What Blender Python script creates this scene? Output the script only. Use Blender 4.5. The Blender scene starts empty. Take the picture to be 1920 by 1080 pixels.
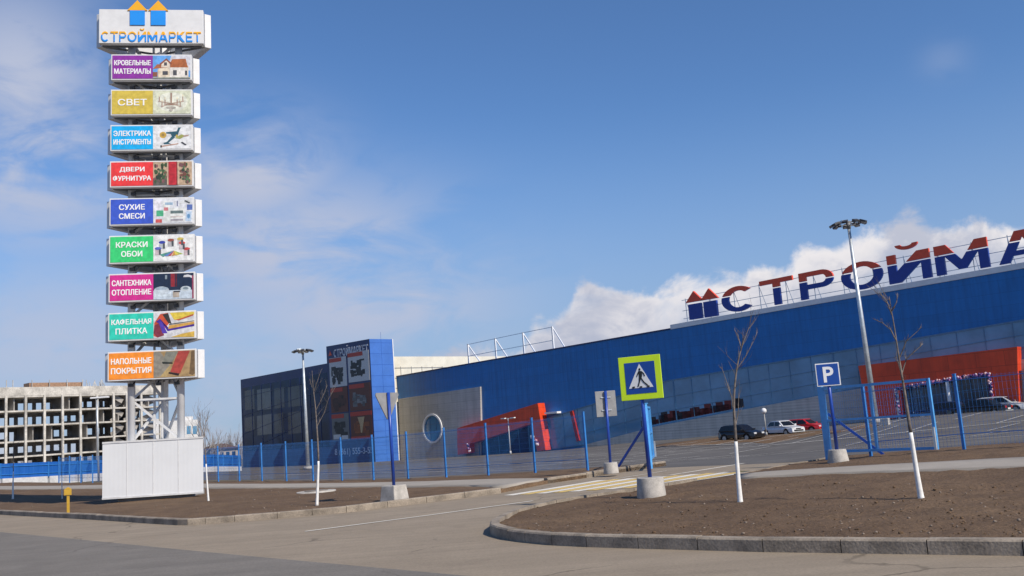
import bpy, bmesh, math, random
import numpy as np
from mathutils import Vector, Matrix, noise

R = math.radians
random.seed(7)
S = bpy.context.scene
COL = S.collection

# ------------------------------------------------------------------ camera
FPX = 1788.0                      # focal length in pixels of the 1920 wide picture
EYE = 1.6
PITCH, ROLL = R(8.345), R(4.2)
fwd = Vector((0, math.cos(PITCH), math.sin(PITCH)))
up0 = Vector((0, -math.sin(PITCH), math.cos(PITCH)))
ri0 = Vector((1, 0, 0))
rig = ri0 * math.cos(ROLL) - up0 * math.sin(ROLL)
upv = up0 * math.cos(ROLL) + ri0 * math.sin(ROLL)
CAMP = Vector((0, 0, EYE))
cam = bpy.data.cameras.new('camera')
cam.sensor_width = 36.0
cam.lens = FPX / 1920 * 36.0
cam.clip_start, cam.clip_end = 0.1, 6000
co = bpy.data.objects.new('camera', cam)
COL.objects.link(co)
m3 = Matrix((rig, upv, -fwd)).transposed()
co.matrix_world = Matrix.Translation(CAMP) @ m3.to_4x4()
S.camera = co


def ray(px, py):
    return (fwd * FPX + rig * (px - 960) + upv * (540 - py)).normalized()


def azel(px, py):
    d = ray(px, py)
    return math.atan2(d.x, d.y), math.asin(d.z)


# ------------------------------------------------------------------ sky, sun, exposure
SUN_AZ, SUN_EL = R(134), R(40)     # azimuth clockwise from +Y (view direction)
EXPOSURE = 0.35
S.view_settings.view_transform = 'Standard'
S.view_settings.look = 'None'
S.view_settings.exposure = EXPOSURE
S.view_settings.gamma = 1.0
S.view_settings.use_curve_mapping = False
SUN_STRENGTH = 3.9
SKY_STRENGTH = 0.072
sl = bpy.data.lights.new('sun', 'SUN')
sl.energy = SUN_STRENGTH
sl.angle = R(0.53)
sl.color = (1.0, 0.91, 0.78)
so = bpy.data.objects.new('sun', sl)
COL.objects.link(so)
sdir = Vector((math.sin(SUN_AZ) * math.cos(SUN_EL), math.cos(SUN_AZ) * math.cos(SUN_EL), math.sin(SUN_EL)))
so.rotation_euler = (-sdir).to_track_quat('-Z', 'Y').to_euler()
so.location = sdir * 100

W = bpy.data.worlds.new('World')
S.world = W
W.use_nodes = True
wt = W.node_tree
wt.nodes.clear()


class NT:
    """small helper to write node trees"""
    def __init__(self, tree):
        self.t = tree

    def n(self, typ, **kw):
        nd = self.t.nodes.new(typ)
        for k, v in kw.items():
            if k.startswith('i_'):
                nd.inputs[k[2:].replace('_', ' ')].default_value = v
            else:
                setattr(nd, k, v)
        return nd

    def l(self, a, b):
        self.t.links.new(a, b)

    def math(self, op, a, b=None, c=None, clamp=False):
        nd = self.t.nodes.new('ShaderNodeMath')
        nd.operation = op
        nd.use_clamp = clamp
        for i, v in enumerate((a, b, c)):
            if v is None:
                continue
            if isinstance(v, (int, float)):
                nd.inputs[i].default_value = v
            else:
                self.l(v, nd.inputs[i])
        return nd.outputs[0]

    def smooth(self, x, lo, hi, a=0.0, b=1.0):
        nd = self.t.nodes.new('ShaderNodeMapRange')
        nd.interpolation_type = 'SMOOTHSTEP'
        self.l(x, nd.inputs[0])
        for i, v in enumerate((lo, hi, a, b)):
            if isinstance(v, (int, float)):
                nd.inputs[i + 1].default_value = v
            else:
                self.l(v, nd.inputs[i + 1])
        return nd.outputs[0]

    def mix(self, fac, a, b):
        nd = self.t.nodes.new('ShaderNodeMix')
        nd.data_type = 'RGBA'
        nd.clamp_factor = True
        for s, v in ((nd.inputs[0], fac), (nd.inputs[6], a), (nd.inputs[7], b)):
            if isinstance(v, (int, float)):
                s.default_value = v
            elif isinstance(v, tuple):
                s.default_value = (*v, 1.0)[:4]
            else:
                self.l(v, s)
        return nd.outputs[2]


def curve_node(N, x, pts, lo, hi):
    """piecewise curve of x over [lo, hi]; values must be 0..1"""
    t = N.math('DIVIDE', N.math('SUBTRACT', x, lo), hi - lo, clamp=True)
    nd = N.t.nodes.new('ShaderNodeFloatCurve')
    c = nd.mapping.curves[0]
    pts = sorted(pts)
    pts = [((a - lo) / (hi - lo), v) for a, v in pts]
    c.points[0].location = pts[0]
    c.points[1].location = pts[-1]
    for p in pts[1:-1]:
        c.points.new(*p)
    nd.mapping.update()
    N.l(t, nd.inputs['Value'])
    return nd.outputs[0]


N = NT(wt)
sky = N.n('ShaderNodeTexSky', sky_type='NISHITA', sun_disc=False, sun_elevation=SUN_EL, sun_rotation=SUN_AZ,
          altitude=100, air_density=1.0, dust_density=0.2, ozone_density=4.5)
skym = N.mix(1.0, sky.outputs[0], (0.95, 1.18, 1.42))
skym.node.blend_type = 'MULTIPLY'
tc = N.n('ShaderNodeTexCoord')
sx = N.n('ShaderNodeSeparateXYZ')
N.l(tc.outputs['Generated'], sx.inputs[0])
az = N.math('ARCTAN2', sx.outputs[0], sx.outputs[1])
el = N.math('ARCSINE', sx.outputs[2])


def sky_noise(sc, zs, detail, rough=0.55, lac=2.0, off=(0, 0, 0), dist=0.0):
    mp = N.n('ShaderNodeMapping')
    mp.inputs['Location'].default_value = off
    mp.inputs['Scale'].default_value = (sc, sc, sc * zs)
    N.l(tc.outputs['Generated'], mp.inputs[0])
    nz = N.n('ShaderNodeTexNoise')
    nz.inputs['Scale'].default_value = 1.0
    nz.inputs['Detail'].default_value = detail
    nz.inputs['Roughness'].default_value = rough
    nz.inputs['Lacunarity'].default_value = lac
    nz.inputs['Distortion'].default_value = dist
    N.l(mp.outputs[0], nz.inputs['Vector'])
    return nz.outputs[0]


ELMAX = 0.5
# heaped cumulus bank low in the sky: its crest by azimuth
crest = [(-200, 800), (520, 790), (700, 700), (830, 650), (960, 640), (1010, 585), (1060, 575), (1100, 530), (1150, 555), (1200, 548),
         (1290, 530), (1390, 512), (1450, 510), (1500, 462), (1580, 440), (1650, 410), (1700, 392), (1770, 410), (1830, 396), (1900, 415), (2050, 430), (2300, 460)]
pts = [(azel(x, y)[0], max(0.0, azel(x, y)[1]) / ELMAX) for x, y in crest]
pts = [(-3.1, 0.08)] + pts + [(3.1, 0.08)]
LO, HI = -0.75, 0.75
pts = [p for p in pts if LO < p[0] < HI]
pts = [(LO, 0.1)] + pts + [(HI, 0.2)]
edge = N.math('MULTIPLY', curve_node(N, az, pts, LO, HI), ELMAX)
n1 = sky_noise(15, 1.3, 7, 0.6, off=(3.1, 1.7, 0.4), dist=0.35)
n1b = sky_noise(38, 1.1, 5, 0.55, off=(1.1, 0.2, 7.0))
puff = N.math('ADD', N.math('MULTIPLY', N.math('SUBTRACT', n1, 0.5), 0.075), N.math('MULTIPLY', N.math('SUBTRACT', n1b, 0.5), 0.022))
dcr = N.math('ADD', N.math('SUBTRACT', edge, el), puff)
bank = N.smooth(dcr, -0.003, 0.014)
# thickness fades out towards the left
wr = N.smooth(az, -0.30, 0.0, 0.5, 0.97)
bank = N.math('MULTIPLY', bank, wr)
n2 = sky_noise(9, 1.8, 6, 0.6, off=(7.7, 2.2, 1.3), dist=0.5)
bank = N.math('MULTIPLY', bank, N.smooth(n2, 0.25, 0.55, 0.62, 1.0))
# soft veils over the left half
n3 = sky_noise(4.2, 2.6, 7, 0.52, off=(0.3, 4.4, 2.9), dist=0.6)
n3b = sky_noise(11, 2.2, 6, 0.58, off=(5.3, 0.4, 1.9), dist=0.8)


def blob(px, py, sa, se):
    a0, e0 = azel(px, py)
    da = N.math('DIVIDE', N.math('SUBTRACT', az, a0), sa)
    de = N.math('DIVIDE', N.math('SUBTRACT', el, e0), se)
    r2 = N.math('ADD', N.math('MULTIPLY', da, da), N.math('MULTIPLY', de, de))
    return N.math('EXPONENT', N.math('MULTIPLY', r2, -1.0))


veil = None
for (px, py, sa, se, w) in ((30, 150, .08, .085, 1.0), (70, 310, .085, .07, 1.1), (470, 330, .085, .055, 1.05), (560, 470, .14, .07, 1.05), (680, 570, .14, .055, 1.0),
                            (90, 640, .13, .07, .75), (480, 700, .12, .06, .6), (1770, 112, .022, .018, .16), (700, 620, .10, .035, .7)):
    b = N.math('MULTIPLY', blob(px, py, sa, se), w)
    veil = b if veil is None else N.math('MAXIMUM', veil, b)
vn = N.math('ADD', N.math('MULTIPLY', n3, 0.6), N.math('MULTIPLY', n3b, 0.4))
veil = N.math('MULTIPLY', veil, N.smooth(vn, 0.36, 0.56))
# cloud colour: bright crests, greyer lilac bodies
n4 = sky_noise(13, 1.4, 6, 0.6, off=(3.4, 2.0, 0.1), dist=0.4)
lit = N.math('MULTIPLY', N.smooth(dcr, 0.085, 0.0), N.smooth(n4, 0.38, 0.58, 0.25, 1.0))
CW = SKY_STRENGTH
lit = N.math('MULTIPLY', lit, N.smooth(az, -0.02, 0.24, 0.55, 1.0))
bankc = N.mix(lit, (0.33 / CW, 0.36 / CW, 0.46 / CW), (0.70 / CW, 0.67 / CW, 0.67 / CW))
veilc = (0.38 / CW, 0.42 / CW, 0.54 / CW)
# the milky band above the horizon
hz = N.smooth(el, 0.34, 0.02, 0.0, 0.80)
c0 = N.mix(hz, skym, (0.235 / CW, 0.315 / CW, 0.47 / CW))
c1 = N.mix(veil, c0, veilc)
c2 = N.mix(bank, c1, bankc)
bg = N.n('ShaderNodeBackground')
bg.inputs['Strength'].default_value = SKY_STRENGTH
N.l(c2, bg.inputs[0])
wo = N.n('ShaderNodeOutputWorld')
N.l(bg.outputs[0], wo.inputs[0])


# ------------------------------------------------------------------ materials
def lin(c):
    c = c / 255.0
    return c / 12.92 if c <= 0.04045 else ((c + 0.055) / 1.055) ** 2.4


def rgb(r, g, b):
    return (lin(r), lin(g), lin(b))


def mat(name, col, rough=0.6, metal=0.0, var=0.12, vscale=3.0, bump=0.0, bscale=20.0, col2=None, coat=0.0, spec=0.5, detail=5, obj=True, grain=0.0, gscale=60.0):
    m = bpy.data.materials.new(name)
    m.use_nodes = True
    T = NT(m.node_tree)
    b = m.node_tree.nodes['Principled BSDF']
    b.inputs['Roughness'].default_value = rough
    b.inputs['Metallic'].default_value = metal
    b.inputs['Coat Weight'].default_value = coat
    b.inputs['Specular IOR Level'].default_value = spec
    tc = T.n('ShaderNodeTexCoord')
    nz = T.n('ShaderNodeTexNoise')
    nz.inputs['Scale'].default_value = vscale
    nz.inputs['Detail'].default_value = detail
    nz.inputs['Roughness'].default_value = 0.6
    T.l(tc.outputs['Object'], nz.inputs['Vector'])
    c2 = col2 if col2 else tuple(x * (1 - var * 2) for x in col)
    f = T.smooth(nz.outputs[0], 0.3, 0.7)
    c1 = col if col2 else tuple(min(1, x * (1 + var * 0.4)) for x in col)
    cc = T.mix(f, c2, c1)
    if grain:
        g = T.n('ShaderNodeTexNoise')
        g.inputs['Scale'].default_value = gscale
        g.inputs['Detail'].default_value = 3
        T.l(tc.outputs['Object'], g.inputs['Vector'])
        gf = T.smooth(g.outputs[0], 0.25, 0.75, 1 - grain, 1 + grain)
        vm = T.n('ShaderNodeVectorMath', operation='SCALE')
        T.l(cc, vm.inputs[0])
        T.l(gf, vm.inputs['Scale'])
        cc = vm.outputs[0]
    T.l(cc, b.inputs['Base Color'])
    if bump:
        n2 = T.n('ShaderNodeTexNoise')
        n2.inputs['Scale'].default_value = bscale
        n2.inputs['Detail'].default_value = 6
        T.l(tc.outputs['Object'], n2.inputs['Vector'])
        bp = T.n('ShaderNodeBump')
        bp.inputs['Strength'].default_value = 1.0
        bp.inputs['Distance'].default_value = bump
        T.l(n2.outputs[0], bp.inputs['Height'])
        T.l(bp.outputs[0], b.inputs['Normal'])
    return m


def corrugated(name, col, pitch=0.3, depth=0.02, axis='X', rough=0.45, var=0.06):
    """profiled sheet metal: ribs along the height"""
    m = mat(name, col, rough=rough, var=var, vscale=0.6)
    T = NT(m.node_tree)
    b = m.node_tree.nodes['Principled BSDF']
    tc = T.n('ShaderNodeTexCoord')
    sp = T.n('ShaderNodeSeparateXYZ')
    T.l(tc.outputs['Object'], sp.inputs[0])
    x = sp.outputs['XYZ'.index(axis)]
    s = T.math('SINE', T.math('MULTIPLY', x, 2 * math.pi / pitch))
    s = T.smooth(s, -0.5, 0.5)
    bp = T.n('ShaderNodeBump')
    bp.inputs['Distance'].default_value = depth
    T.l(s, bp.inputs['Height'])
    T.l(bp.outputs[0], b.inputs['Normal'])
    return m


M = {}
M['white'] = mat('white_paint', (0.78, 0.78, 0.78), 0.45, var=0.04)
M['white_dirty'] = mat('dusty_white_paint', (0.62, 0.62, 0.62), 0.55, var=0.10)
M['galv'] = mat('galvanised_steel', (0.62, 0.66, 0.68), 0.42, metal=0.55, var=0.12)
M['dark_metal'] = mat('dark_metal', (0.06, 0.06, 0.065), 0.5, var=0.15)
M['underside'] = mat('grey_frame_steel', (0.20, 0.20, 0.20), 0.6, var=0.2)
M['fence'] = mat('blue_fence_paint', (0.035, 0.20, 0.55), 0.4, var=0.10)
M['fence_light'] = mat('light_blue_gate_paint', (0.09, 0.36, 0.76), 0.35, var=0.10)
M['fence_solid'] = corrugated('blue_profiled_sheet', (0.012, 0.11, 0.42), 0.35, 0.02)
M['post'] = mat('dark_blue_post_paint', (0.012, 0.06, 0.36), 0.35, var=0.12)
M['concrete'] = mat('pale_concrete', (0.47, 0.44, 0.40), 0.85, var=0.16, vscale=4, bump=0.004, bscale=40, grain=0.12)
M['kerb'] = mat('kerb_concrete', (0.30, 0.25, 0.195), 0.9, var=0.22, vscale=2.5, bump=0.006, bscale=30, grain=0.15, gscale=40)
M['old_concrete'] = mat('weathered_concrete', (0.58, 0.55, 0.50), 0.9, var=0.2, vscale=0.5, grain=0.1, gscale=4)
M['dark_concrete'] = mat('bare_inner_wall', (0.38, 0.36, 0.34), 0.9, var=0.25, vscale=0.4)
M['store_blue'] = corrugated('store_blue_cladding', (0.009, 0.170, 0.48), 0.35, 0.008, var=0.05)
M['tower_blue'] = mat('tower_blue_panels', (0.055, 0.165, 0.52), 0.4, var=0.07, vscale=0.5)
M['store_grey'] = corrugated('store_grey_cladding', (0.43, 0.42, 0.40), 0.3, 0.006, axis='Z', var=0.05)
M['red'] = mat('portal_red_panels', (0.70, 0.062, 0.014), 0.38, var=0.08, vscale=0.7)
M['red_dark'] = mat('portal_inner_red', (0.36, 0.025, 0.022), 0.45, var=0.08)
M['letter_red'] = mat('sign_red', (0.80, 0.085, 0.030), 0.4, var=0.05)
M['letter_blue'] = mat('sign_blue', (0.012, 0.045, 0.30), 0.4, var=0.05)
M['cream'] = corrugated('cream_cladding', (0.70, 0.64, 0.50), 0.5, 0.03, axis='Y', rough=0.6)
M['roof'] = mat('roof_membrane', (0.45, 0.45, 0.45), 0.8)
M['black'] = mat('black_paint', (0.012, 0.012, 0.013), 0.25, var=0.1)
M['tyre'] = mat('rubber', (0.02, 0.02, 0.02), 0.85)
M['rim'] = mat('wheel_rim', (0.45, 0.46, 0.47), 0.35, metal=0.6)
M['car_glass'] = mat('car_glass', (0.012, 0.014, 0.018), 0.08, var=0.1)
M['yellow_post'] = mat('yellow_marker_paint', (0.55, 0.33, 0.03), 0.5)
M['lime'] = mat('fluorescent_yellow_green', (0.62, 0.86, 0.02), 0.5, var=0.03)
M['sign_blue'] = mat('road_sign_blue', (0.008, 0.065, 0.33), 0.4, var=0.05)
M['sign_white'] = mat('road_sign_white', (0.78, 0.79, 0.80), 0.45, var=0.03)
M['sign_back'] = mat('bare_sign_back', (0.30, 0.30, 0.30), 0.5, metal=0.2, var=0.12)
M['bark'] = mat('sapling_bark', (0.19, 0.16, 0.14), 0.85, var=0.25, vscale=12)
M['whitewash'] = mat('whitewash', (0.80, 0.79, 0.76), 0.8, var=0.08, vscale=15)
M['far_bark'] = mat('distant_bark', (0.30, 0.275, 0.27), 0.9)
M['pane'] = mat('tinted_pane', (0.125, 0.30, 0.48), 0.08, var=0.15, vscale=0.25, spec=0.5)
M['pane_dark'] = mat('dark_tinted_pane', (0.017, 0.044, 0.105), 0.10, var=0.3, vscale=0.3, spec=0.18)
M['pane_frame'] = mat('blue_window_frame', (0.085, 0.22, 0.38), 0.4)
M['navy'] = mat('navy_panel', (0.012, 0.030, 0.13), 0.4, var=0.12, vscale=0.5)
M['lamp_glass'] = mat('lamp_glass', (0.62, 0.64, 0.66), 0.15)
M['manhole'] = mat('cast_iron_dusty', (0.22, 0.19, 0.16), 0.8, var=0.2, vscale=6)
M['stone'] = mat('small_stone', (0.24, 0.19, 0.15), 0.9, var=0.2, vscale=20)
M['tile_roof'] = mat('dark_roof_tiles', (0.10, 0.065, 0.06), 0.8)


def panel_joints(m, w, hgt, tone=0.10, mortar=0.012, dark=0.55):
    """cladding sheets: joints and small tone differences from sheet to sheet (x along the wall, z up), thin rain streaks"""
    T = NT(m.node_tree)
    b = m.node_tree.nodes['Principled BSDF']
    old = b.inputs['Base Color'].links[0].from_socket
    tc = T.n('ShaderNodeTexCoord')
    sp = T.n('ShaderNodeSeparateXYZ')
    T.l(tc.outputs['Object'], sp.inputs[0])
    cb = T.n('ShaderNodeCombineXYZ')
    T.l(sp.outputs[0], cb.inputs[0])
    T.l(sp.outputs[2], cb.inputs[1])
    br = T.n('ShaderNodeTexBrick')
    br.inputs['Scale'].default_value = 1.0
    br.inputs['Brick Width'].default_value = w
    br.inputs['Row Height'].default_value = hgt
    br.inputs['Mortar Size'].default_value = mortar
    br.inputs['Color1'].default_value = (1 - tone, 1 - tone, 1 - tone, 1)
    br.inputs['Color2'].default_value = (1 + tone, 1 + tone, 1 + tone, 1)
    br.inputs['Mortar'].default_value = (dark, dark, dark, 1)
    br.offset = 0.5
    T.l(cb.outputs[0], br.inputs['Vector'])
    mp = T.n('ShaderNodeMapping')
    mp.inputs['Scale'].default_value = (2.2, 2.2, 0.10)
    T.l(tc.outputs['Object'], mp.inputs[0])
    nz = T.n('ShaderNodeTexNoise')
    nz.inputs['Scale'].default_value = 1.0
    nz.inputs['Detail'].default_value = 6
    T.l(mp.outputs[0], nz.inputs['Vector'])
    f = T.smooth(nz.outputs[0], 0.35, 0.75, 1.06, 0.86)
    v1 = T.n('ShaderNodeVectorMath', operation='MULTIPLY')
    T.l(old, v1.inputs[0])
    T.l(br.outputs[0], v1.inputs[1])
    v2 = T.n('ShaderNodeVectorMath', operation='SCALE')
    T.l(v1.outputs[0], v2.inputs[0])
    T.l(f, v2.inputs['Scale'])
    T.l(v2.outputs[0], b.inputs['Base Color'])


panel_joints(M['store_blue'], 6.0, 1.15, 0.04, 0.02, 0.8)
panel_joints(M['red'], 2.4, 1.3, 0.05, 0.02, 0.6)
panel_joints(M['store_grey'], 6.0, 1.15, 0.05, 0.02, 0.7)


def ground_mat(name, stops, scale, bump, bscale, patch_scale=0.15, rough=0.92, streak=0.0, grain=0.12, gscale=60, cracks=0.0):
    """ground: three-colour mottling at two scales, fine grain, and bump"""
    m = bpy.data.materials.new(name)
    m.use_nodes = True
    T = NT(m.node_tree)
    b = m.node_tree.nodes['Principled BSDF']
    b.inputs['Roughness'].default_value = rough
    b.inputs['Specular IOR Level'].default_value = 0.25
    tc = T.n('ShaderNodeTexCoord')

    def nz(sc, det, vec=tc.outputs['Object'], ro=0.62):
        q = T.n('ShaderNodeTexNoise')
        q.inputs['Scale'].default_value = sc
        q.inputs['Detail'].default_value = det
        q.inputs['Roughness'].default_value = ro
        T.l(vec, q.inputs['Vector'])
        return q.outputs[0]
    a = T.smooth(nz(scale, 8), 0.32, 0.68)
    p = T.smooth(nz(patch_scale, 4), 0.35, 0.65)
    c = T.mix(p, stops[0], stops[1])
    c = T.mix(T.math('MULTIPLY', a, 0.75), c, stops[2])
    if streak:
        mp = T.n('ShaderNodeMapping')
        mp.inputs['Rotation'].default_value = (0, 0, R(46))
        mp.inputs['Scale'].default_value = (0.12, 2.2, 1)
        T.l(tc.outputs['Object'], mp.inputs[0])
        sv = T.smooth(nz(1.0, 5, mp.outputs[0]), 0.35, 0.7)
        c = T.mix(T.math('MULTIPLY', sv, streak), c, tuple(x * 0.72 for x in stops[0]))
    if cracks:
        wv = T.n('ShaderNodeVectorMath', operation='ADD')
        wn = T.n('ShaderNodeTexNoise')
        wn.inputs['Scale'].default_value = 0.9
        wn.inputs['Detail'].default_value = 5
        T.l(tc.outputs['Object'], wn.inputs['Vector'])
        T.l(tc.outputs['Object'], wv.inputs[0])
        T.l(wn.outputs[1], wv.inputs[1])
        vo = T.n('ShaderNodeTexVoronoi')
        vo.feature = 'DISTANCE_TO_EDGE'
        vo.inputs['Scale'].default_value = 0.28
        T.l(wv.outputs[0], vo.inputs['Vector'])
        ck = T.smooth(vo.outputs['Distance'], 0.010, 0.002)
        ck = T.math('MULTIPLY', ck, T.smooth(nz(0.35, 3), 0.45, 0.6))
        c = T.mix(T.math('MULTIPLY', ck, cracks), c, tuple(x * 0.45 for x in stops[0]))
        st = T.smooth(nz(0.55, 3), 0.60, 0.72)
        c = T.mix(T.math('MULTIPLY', st, 0.30), c, tuple(x * 0.6 for x in stops[0]))
    g = T.smooth(nz(gscale, 4), 0.25, 0.75, 1 - grain, 1 + grain)
    vm = T.n('ShaderNodeVectorMath', operation='SCALE')
    T.l(c, vm.inputs[0])
    T.l(g, vm.inputs['Scale'])
    T.l(vm.outputs[0], b.inputs['Base Color'])
    bp = T.n('ShaderNodeBump')
    bp.inputs['Distance'].default_value = bump
    T.l(nz(bscale, 8, ro=0.7), bp.inputs['Height'])
    T.l(bp.outputs[0], b.inputs['Normal'])
    return m


M['soil'] = ground_mat('bare_brown_soil', ((0.140, 0.088, 0.051), (0.176, 0.114, 0.067), (0.104, 0.066, 0.040)), 1.6, 0.045, 11, 0.25, grain=0.34, gscale=22)
M['road'] = ground_mat('dusty_road', ((0.285, 0.233, 0.174), (0.315, 0.259, 0.195), (0.253, 0.208, 0.157)), 0.9, 0.005, 60, 0.18, streak=0.5, grain=0.12, gscale=30, cracks=0.8)
M['asphalt'] = ground_mat('grey_asphalt', ((0.185, 0.168, 0.148), (0.205, 0.186, 0.164), (0.165, 0.150, 0.132)), 1.2, 0.005, 70, 0.2, streak=0.45, grain=0.14, gscale=30, cracks=0.6)
M['lot'] = ground_mat('parking_asphalt', ((0.120, 0.113, 0.108), (0.155, 0.145, 0.136), (0.085, 0.081, 0.079)), 0.5, 0.004, 50, 0.08, streak=0.5, grain=0.08)
M['paving'] = ground_mat('pale_paving', ((0.33, 0.295, 0.25), (0.36, 0.325, 0.28), (0.29, 0.26, 0.225)), 1.5, 0.004, 40, 0.3, grain=0.1)
M['field'] = ground_mat('dry_field', ((0.13, 0.105, 0.07), (0.15, 0.125, 0.085), (0.10, 0.09, 0.06)), 0.2, 0.05, 3, 0.02)


def worn(name, col, hole=0.42):
    """road paint with worn-through specks"""
    m = ground_mat(name, (col, tuple(x * 0.9 for x in col), tuple(x * 0.8 for x in col)), 2.5, 0.002, 50, 0.5, grain=0.1)
    T = NT(m.node_tree)
    b = m.node_tree.nodes['Principled BSDF']
    tc = T.n('ShaderNodeTexCoord')
    q = T.n('ShaderNodeTexNoise')
    q.inputs['Scale'].default_value = 5.0
    q.inputs['Detail'].default_value = 8
    q.inputs['Roughness'].default_value = 0.75
    T.l(tc.outputs['Object'], q.inputs['Vector'])
    a = T.smooth(q.outputs[0], hole - 0.06, hole + 0.04, 0.25, 1.0)
    T.l(a, b.inputs['Alpha'])
    return m


M['line_white'] = worn('worn_white_road_paint', (0.74, 0.70, 0.62), 0.38)
M['line_yellow'] = worn('worn_yellow_road_paint', (0.66, 0.47, 0.17), 0.38)
M['line_faint'] = worn('faded_lot_paint', (0.52, 0.50, 0.47), 0.44)


def print_mat(name, sc, lo, hi):
    m = bpy.data.materials.new(name)
    m.use_nodes = True
    T = NT(m.node_tree)
    b = m.node_tree.nodes['Principled BSDF']
    b.inputs['Roughness'].default_value = 0.45
    a = T.n('ShaderNodeVertexColor')
    a.layer_name = 'print'
    tc = T.n('ShaderNodeTexCoord')
    q = T.n('ShaderNodeTexNoise')
    q.inputs['Scale'].default_value = sc
    q.inputs['Detail'].default_value = 5
    T.l(tc.outputs['Object'], q.inputs['Vector'])
    vm = T.n('ShaderNodeVectorMath', operation='SCALE')
    T.l(a.outputs[0], vm.inputs[0])
    T.l(T.smooth(q.outputs[0], 0.3, 0.7, lo, hi), vm.inputs['Scale'])
    T.l(vm.outputs[0], b.inputs['Base Color'])
    return m


M['print'] = print_mat('printed_colours', 6, 0.82, 1.08)
M['photo'] = print_mat('printed_photo', 9, 0.76, 1.10)


# ------------------------------------------------------------------ object helpers
def tag(o, label=None, cat=None, group=None, kind=None):
    if label:
        o['label'] = label
    if cat:
        o['category'] = cat
    if group:
        o['group'] = group
    if kind:
        o['kind'] = kind
    return o


def thing(name, label, cat, loc=(0, 0, 0), rotz=0.0, group=None, tilt=None):
    o = bpy.data.objects.new(name, None)
    o.empty_display_size = 0.3
    COL.objects.link(o)
    o.location = loc
    o.rotation_euler = (tilt[0] if tilt else 0, tilt[1] if tilt else 0, rotz)
    return tag(o, label, cat, group)


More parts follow.
